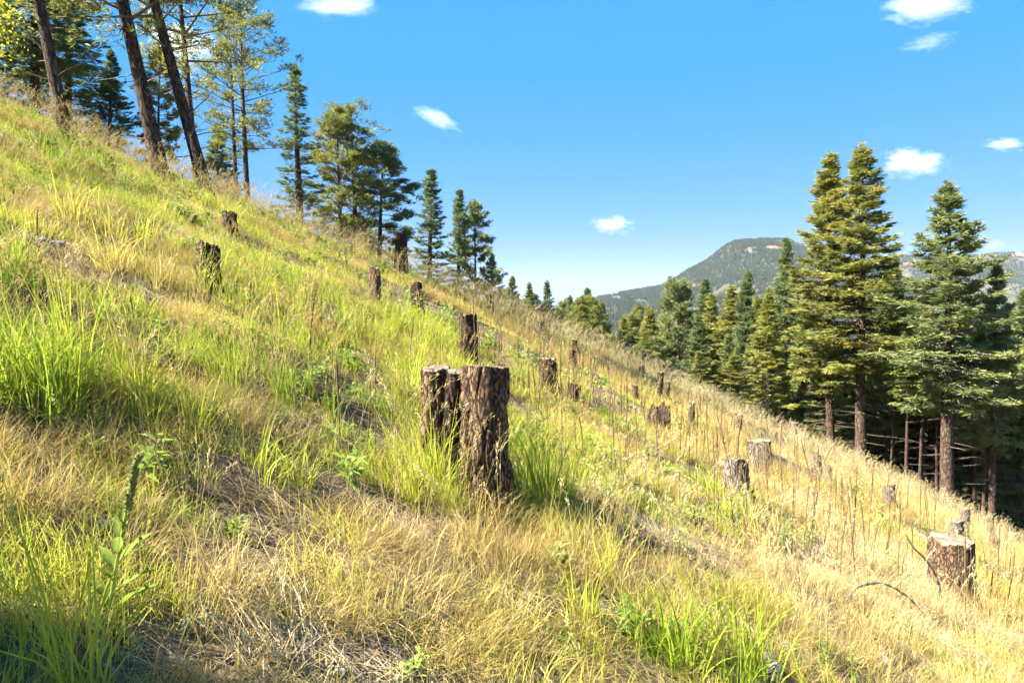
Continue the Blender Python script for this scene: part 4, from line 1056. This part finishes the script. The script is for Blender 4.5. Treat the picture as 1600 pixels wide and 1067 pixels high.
def mullein():
    g = ground(168, 985); top = at(216, 706, g[1]); hh = top[2] - g[2]; r = np.random.default_rng(3)
    t = empty('mullein_plant', g); tag(t, 'green mullein with broad leaves and dark flower spike at lower left', 'plant')
    lx = top[0] - g[0]
    ax = lambda s_: np.array([lx * s_ ** 1.2, 0.0, hh * s_])
    s_ = np.linspace(0, 0.72, 10); mb = MB(); mb.tube(np.array([ax(a) for a in s_]), np.linspace(0.007, 0.004, 10), 7); obj('stem', mb.mesh('mullein_stem', M['mullein'], True, {'vary': np.full(71, 0.7)}), t)
    s_ = np.linspace(0.66, 1.0, 10); mb = MB(); mb.tube(np.array([ax(a) for a in s_]), [0.004, 0.006, 0.0075, 0.008, 0.008, 0.008, 0.0075, 0.007, 0.006, 0.002], 8); vy = [np.full(81, 0.3)]
    m = 260; u = r.uniform(0.66, 1, m); P = np.array([ax(a) for a in u]); a = r.uniform(0, 6.28, m); d = unit(np.stack([np.cos(a), np.sin(a), np.full(m, 0.6)], -1))
    v, q = needle_fan(P + d * 0.006, d, 1, 0.016, 0.010, r, 0.1); mb.add(v, q); vy.append(np.repeat(r.uniform(0, 1, m), 4))
    obj('flower_spike', mb.mesh('mullein_spike', M['mullein_spike'], False, {'vary': np.concatenate(vy)}), t)
    LV = [(0.02, 3.3, 0.15, 0.045, 0.9), (0.03, 0.1, 0.13, 0.05, 0.7), (0.03, 4.9, 0.12, 0.045, 0.8), (0.10, 0.35, 0.17, 0.040, -0.45), (0.14, 2.9, 0.13, 0.034, -0.7), (0.20, 0.2, 0.16, 0.038, -0.5), (0.27, 4.2, 0.12, 0.032, -0.8), (0.32, 2.6, 0.13, 0.034, -0.65), (0.37, 0.9, 0.14, 0.034, -0.6), (0.42, 5.2, 0.11, 0.03, -0.9), (0.47, 2.2, 0.11, 0.03, -0.8), (0.52, 0.3, 0.10, 0.026, -1.0), (0.56, 3.6, 0.09, 0.024, -1.05), (0.60, 1.4, 0.07, 0.02, -1.1)]
    for k, (u, az, L, W, pit) in enumerate(LV):
        v, q = leaf_piece(L, W * 0.95, 0.4, 0.5, 7, 0.10)
        me = mesh_np('mullein_leaf', v, q, M['mullein'], True, {'vary': np.full(len(v), 0.9 if k < 3 else r.uniform(0.1, 0.6))})
        o = obj('leaf', me, t, ax(u)); o.rotation_euler = (0, pit, az)
mullein()

def weed(px, by, ty, label, seed, mat, L=0.07, W=0.02, n=22, branch=3, group=None, name='leafy_weed'):
    g = ground(px, by); hh = max(0.05, at(px, ty, g[1])[2] - g[2]); r = np.random.default_rng(seed)
    t = empty(name, g); tag(t, label, 'plant', group)
    ms = MB(); lf = MB(); vy = []; vs = []
    for b in range(branch):
        az = r.uniform(0, 6.28); sp = 0.0 if b == 0 else r.uniform(0.15, 0.45); H_ = hh * (1 if b == 0 else r.uniform(0.55, 0.9))
        ax = np.array([[math.cos(az) * sp * H_ * u ** 1.3, math.sin(az) * sp * H_ * u ** 1.3, H_ * u] for u in np.linspace(0, 1, 7)])
        ms.tube(ax, np.linspace(0.004, 0.0015, 7), 4)
        for k in range(n):
            u = (k + 1) / n; p = np.array([np.interp(u, np.linspace(0, 1, 7), ax[:, i]) for i in range(3)])
            v, q = leaf_piece(L * (1.15 - 0.6 * u) * r.uniform(0.8, 1.2), W * (1.1 - 0.5 * u), 0.3, 0.5, 3)
            m_ = Matrix.Rotation(k * 2.4 + r.uniform(-0.3, 0.3), 3, 'Z') @ Matrix.Rotation(r.uniform(-0.7, 0.15), 3, 'Y')
            v = v @ np.array(m_).T + p
            lf.add(v, q); vy.append(np.full(len(v), r.uniform(0, 1)))
    obj('stem', ms.mesh('weed_stem', M['stalk']), t)
    o = obj('leaves', lf.mesh('weed_leaves', M[mat], False, {'vary': np.concatenate(vy)}), t); o['kind'] = 'stuff'
    return t
weed(1292, 1052, 968, 'bright green leafy weed at lower right beside the grey log', 1, 'forb_one', 0.06, 0.018)
weed(1244, 1052, 1005, 'smaller bright green weed left of the tall leafy one at lower right', 2, 'forb_one', 0.05, 0.016)
weed(1330, 1075, 1010, 'feathery green weed at the bottom right of the leafy pair', 3, 'forb_one', 0.05, 0.014)
weed(325, 985, 950, 'low grey-green sage tuft on the dark soil near the bottom left', 4, 'sage', 0.035, 0.012, 16, 6, name='sage_plant')
weed(290, 990, 972, 'small pale sage tuft left of the larger sage', 5, 'sage', 0.03, 0.010, 14, 5, name='sage_plant')
weed(167, 835, 806, 'grey-green sage tuft behind the mullein', 14, 'sage', 0.04, 0.012, 14, 5, name='sage_plant')
weed(955, 752, 690, 'dark thistle-like weed in the grass right of the triple stump', 6, 'forb_one', 0.09, 0.02)
weed(1190, 840, 782, 'bushy green weed below the grey-topped stump', 7, 'forb_one', 0.10, 0.02, 24, 5)
weed(1225, 868, 800, 'taller bushy green weed right below the grey-topped stump', 8, 'forb_one', 0.10, 0.02, 24, 5)
weed(1150, 838, 790, 'green weed at the left foot of the grey-topped stump', 9, 'forb_one', 0.10, 0.02, 20, 4)
weed(910, 730, 672, 'upright narrow weed behind the tall pale grass clump', 10, 'forb_one', 0.08, 0.018)
weed(738, 575, 500, 'dried brown weed standing against the narrow stump behind the triple stump', 11, 'stump_weed' if 'stump_weed' in M else 'thatch', 0.05, 0.02, 12, 2)

# yellow aspen reaching in at the left edge
def aspen():
    D = 13.0; p = at(-35, 130, D); gz = float(height(p[0], D)); r = np.random.default_rng(9); Hh = at(0, 40, D)[2] - gz + 0.4
    t = empty('aspen_tree', (p[0], D, gz)); tag(t, 'yellow-green aspen branch reaching in at the upper left edge', 'tree')
    mb = MB(); mb.tube(np.array([[0, 0, -0.2], [0.03, 0, Hh * 0.5], [0, 0, Hh]]), [0.05, 0.035, 0.012], 7); lb = MB(); lf = MB(); vy = []
    for b in range(26):
        z = Hh * r.uniform(0.25, 0.98); az = r.uniform(0, 6.28); ln = r.uniform(0.35, 0.95)
        d = np.array([math.cos(az), math.sin(az), 0.35]); bp = np.array([[0, 0, z]]) + d * ln * np.linspace(0, 1, 4)[:, None]
        lb.tube(bp, np.linspace(0.01, 0.003, 4), 3, False)
        m = 34; P = np.array([0, 0, z]) + d * ln * r.uniform(0.3, 1.05, (m, 1)) + r.normal(0, 0.09, (m, 3))
        v, q = needle_fan(P, unit(r.normal(0, 1, (m, 3))), 1, 0.055, 0.05, r, 0.1); lf.add(v, q); vy.append(np.repeat(r.uniform(0, 1, m), 4))
    obj('trunk', mb.mesh('aspen_trunk', M['limb'], True), t); o = obj('limbs', lb.mesh('aspen_limbs', M['limb']), t); o['kind'] = 'stuff'
    o = obj('crown', lf.mesh('aspen_crown', M['aspen'], False, {'vary': np.concatenate(vy)}), t); o['kind'] = 'stuff'
aspen()

# ------------------------------------------------------------------ haze and clouds
def haze():
    m, n, l = new_mat('haze_air')
    v = N(n, 'ShaderNodeVolumePrincipled'); v.inputs['Color'].default_value = (0.62, 0.80, 1.0, 1); v.inputs['Density'].default_value = 0.00003; v.inputs['Anisotropy'].default_value = 0.0
    o_ = N(n, 'ShaderNodeOutputMaterial'); l.new(v.outputs[0], o_.inputs['Volume'])
    x0, x1, y0, y1, z0, z1 = -6500, 9500, -1200, 9500, -140, 470
    vs = np.array([(x, y, z) for z in (z0, z1) for y in (y0, y1) for x in (x0, x1)], float)
    fs = np.array([(0, 2, 3, 1), (4, 5, 7, 6), (0, 1, 5, 4), (2, 6, 7, 3), (0, 4, 6, 2), (1, 3, 7, 5)])
    o = obj('haze', mesh_np('haze', vs, fs, m)); tag(o, 'thin blue air between the slope and the far mountain', 'haze', kind='stuff')
haze()

def cloud_mat():
    m, n, l = new_mat('cloud_vapour')
    tc = N(n, 'ShaderNodeTexCoord'); oi = N(n, 'ShaderNodeObjectInfo')
    ln = N(n, 'ShaderNodeVectorMath', operation='LENGTH'); l.new(tc.outputs['Object'], ln.inputs[0])
    nz = N(n, 'ShaderNodeTexNoise', noise_dimensions='4D'); nz.inputs['Scale'].default_value = 2.3; nz.inputs['Detail'].default_value = 7; nz.inputs['Roughness'].default_value = 0.66
    ml = N(n, 'ShaderNodeMath', operation='MULTIPLY'); ml.inputs[1].default_value = 50; l.new(oi.outputs['Random'], ml.inputs[0]); l.new(ml.outputs[0], nz.inputs['W']); l.new(tc.outputs['Object'], nz.inputs['Vector'])
    a = N(n, 'ShaderNodeMath', operation='MULTIPLY_ADD'); a.inputs[1].default_value = 2.0; a.inputs[2].default_value = -0.45; l.new(nz.outputs[0], a.inputs[0])
    b = N(n, 'ShaderNodeMath', operation='SUBTRACT'); l.new(a.outputs[0], b.inputs[0]); l.new(ln.outputs['Value'], b.inputs[1])
    c = N(n, 'ShaderNodeMapRange'); c.inputs['From Min'].default_value = -0.05; c.inputs['From Max'].default_value = 0.5; c.inputs['To Max'].default_value = 1.0; l.new(b.outputs[0], c.inputs[0])
    at_ = N(n, 'ShaderNodeAttribute', attribute_type='OBJECT', attribute_name='thick')
    d = N(n, 'ShaderNodeMath', operation='MULTIPLY'); l.new(c.outputs[0], d.inputs[0]); l.new(at_.outputs['Fac'], d.inputs[1])
    v = N(n, 'ShaderNodeVolumePrincipled'); v.inputs['Color'].default_value = (1, 1, 1, 1); l.new(d.outputs[0], v.inputs['Density']); v.inputs['Anisotropy'].default_value = 0.2
    o = N(n, 'ShaderNodeOutputMaterial'); l.new(v.outputs[0], o.inputs['Volume'])
    m.cycles.volume_step_rate = 1.0
    return m
def clouds():
    import bmesh
    m = cloud_mat()
    bm = bmesh.new(); bmesh.ops.create_icosphere(bm, subdivisions=3, radius=1.05); me = bpy.data.meshes.new('cloud'); bm.to_mesh(me); bm.free(); me.materials.append(m)
    for k, (px, py, wpx, hpx, roll, thick, lb) in enumerate([
        (1427, 255, 150, 62, 0.05, 1.0, 'largest puffy white cloud above the two tall firs'), (957, 351, 96, 42, 0.12, 0.9, 'small white cloud alone over the valley'),
        (683, 185, 115, 36, 0.42, 0.55, 'slanting wispy cloud in the middle of the sky'), (1572, 226, 90, 30, 0.08, 0.8, 'flat white cloud at the right edge of the sky'),
        (1447, 12, 190, 52, 0.0, 0.8, 'bright cloud cut by the top edge, upper right'), (1452, 66, 120, 38, -0.1, 0.3, 'faint wisp below the bright cloud at upper right'),
        (1552, 383, 44, 30, 0.0, 0.5, 'tiny cloud above the ridge between the firs at the right'), (530, 8, 190, 40, -0.05, 0.4, 'thin streaky cloud at the top edge left of centre'),
        (285, 75, 190, 110, 0.3, 0.6, 'white cloud glimpsed between the leaning pine trunks'), (792, 429, 34, 18, 0.0, 0.4, 'tiny cloud just above the row of small conifers')]):
        D = 10500.0; p = at(px, py, D)
        o = obj('cloud', me, None, p); rx = 1.02 * wpx / 2 / F * D; rz = 1.1 * hpx / 2 / F * D
        o.scale = (rx, rx * 0.6, rz); o.rotation_euler = (0, roll, 0)
        o['thick'] = thick * 0.0055
        tag(o, lb, 'cloud', 'clouds in the sky')
clouds()
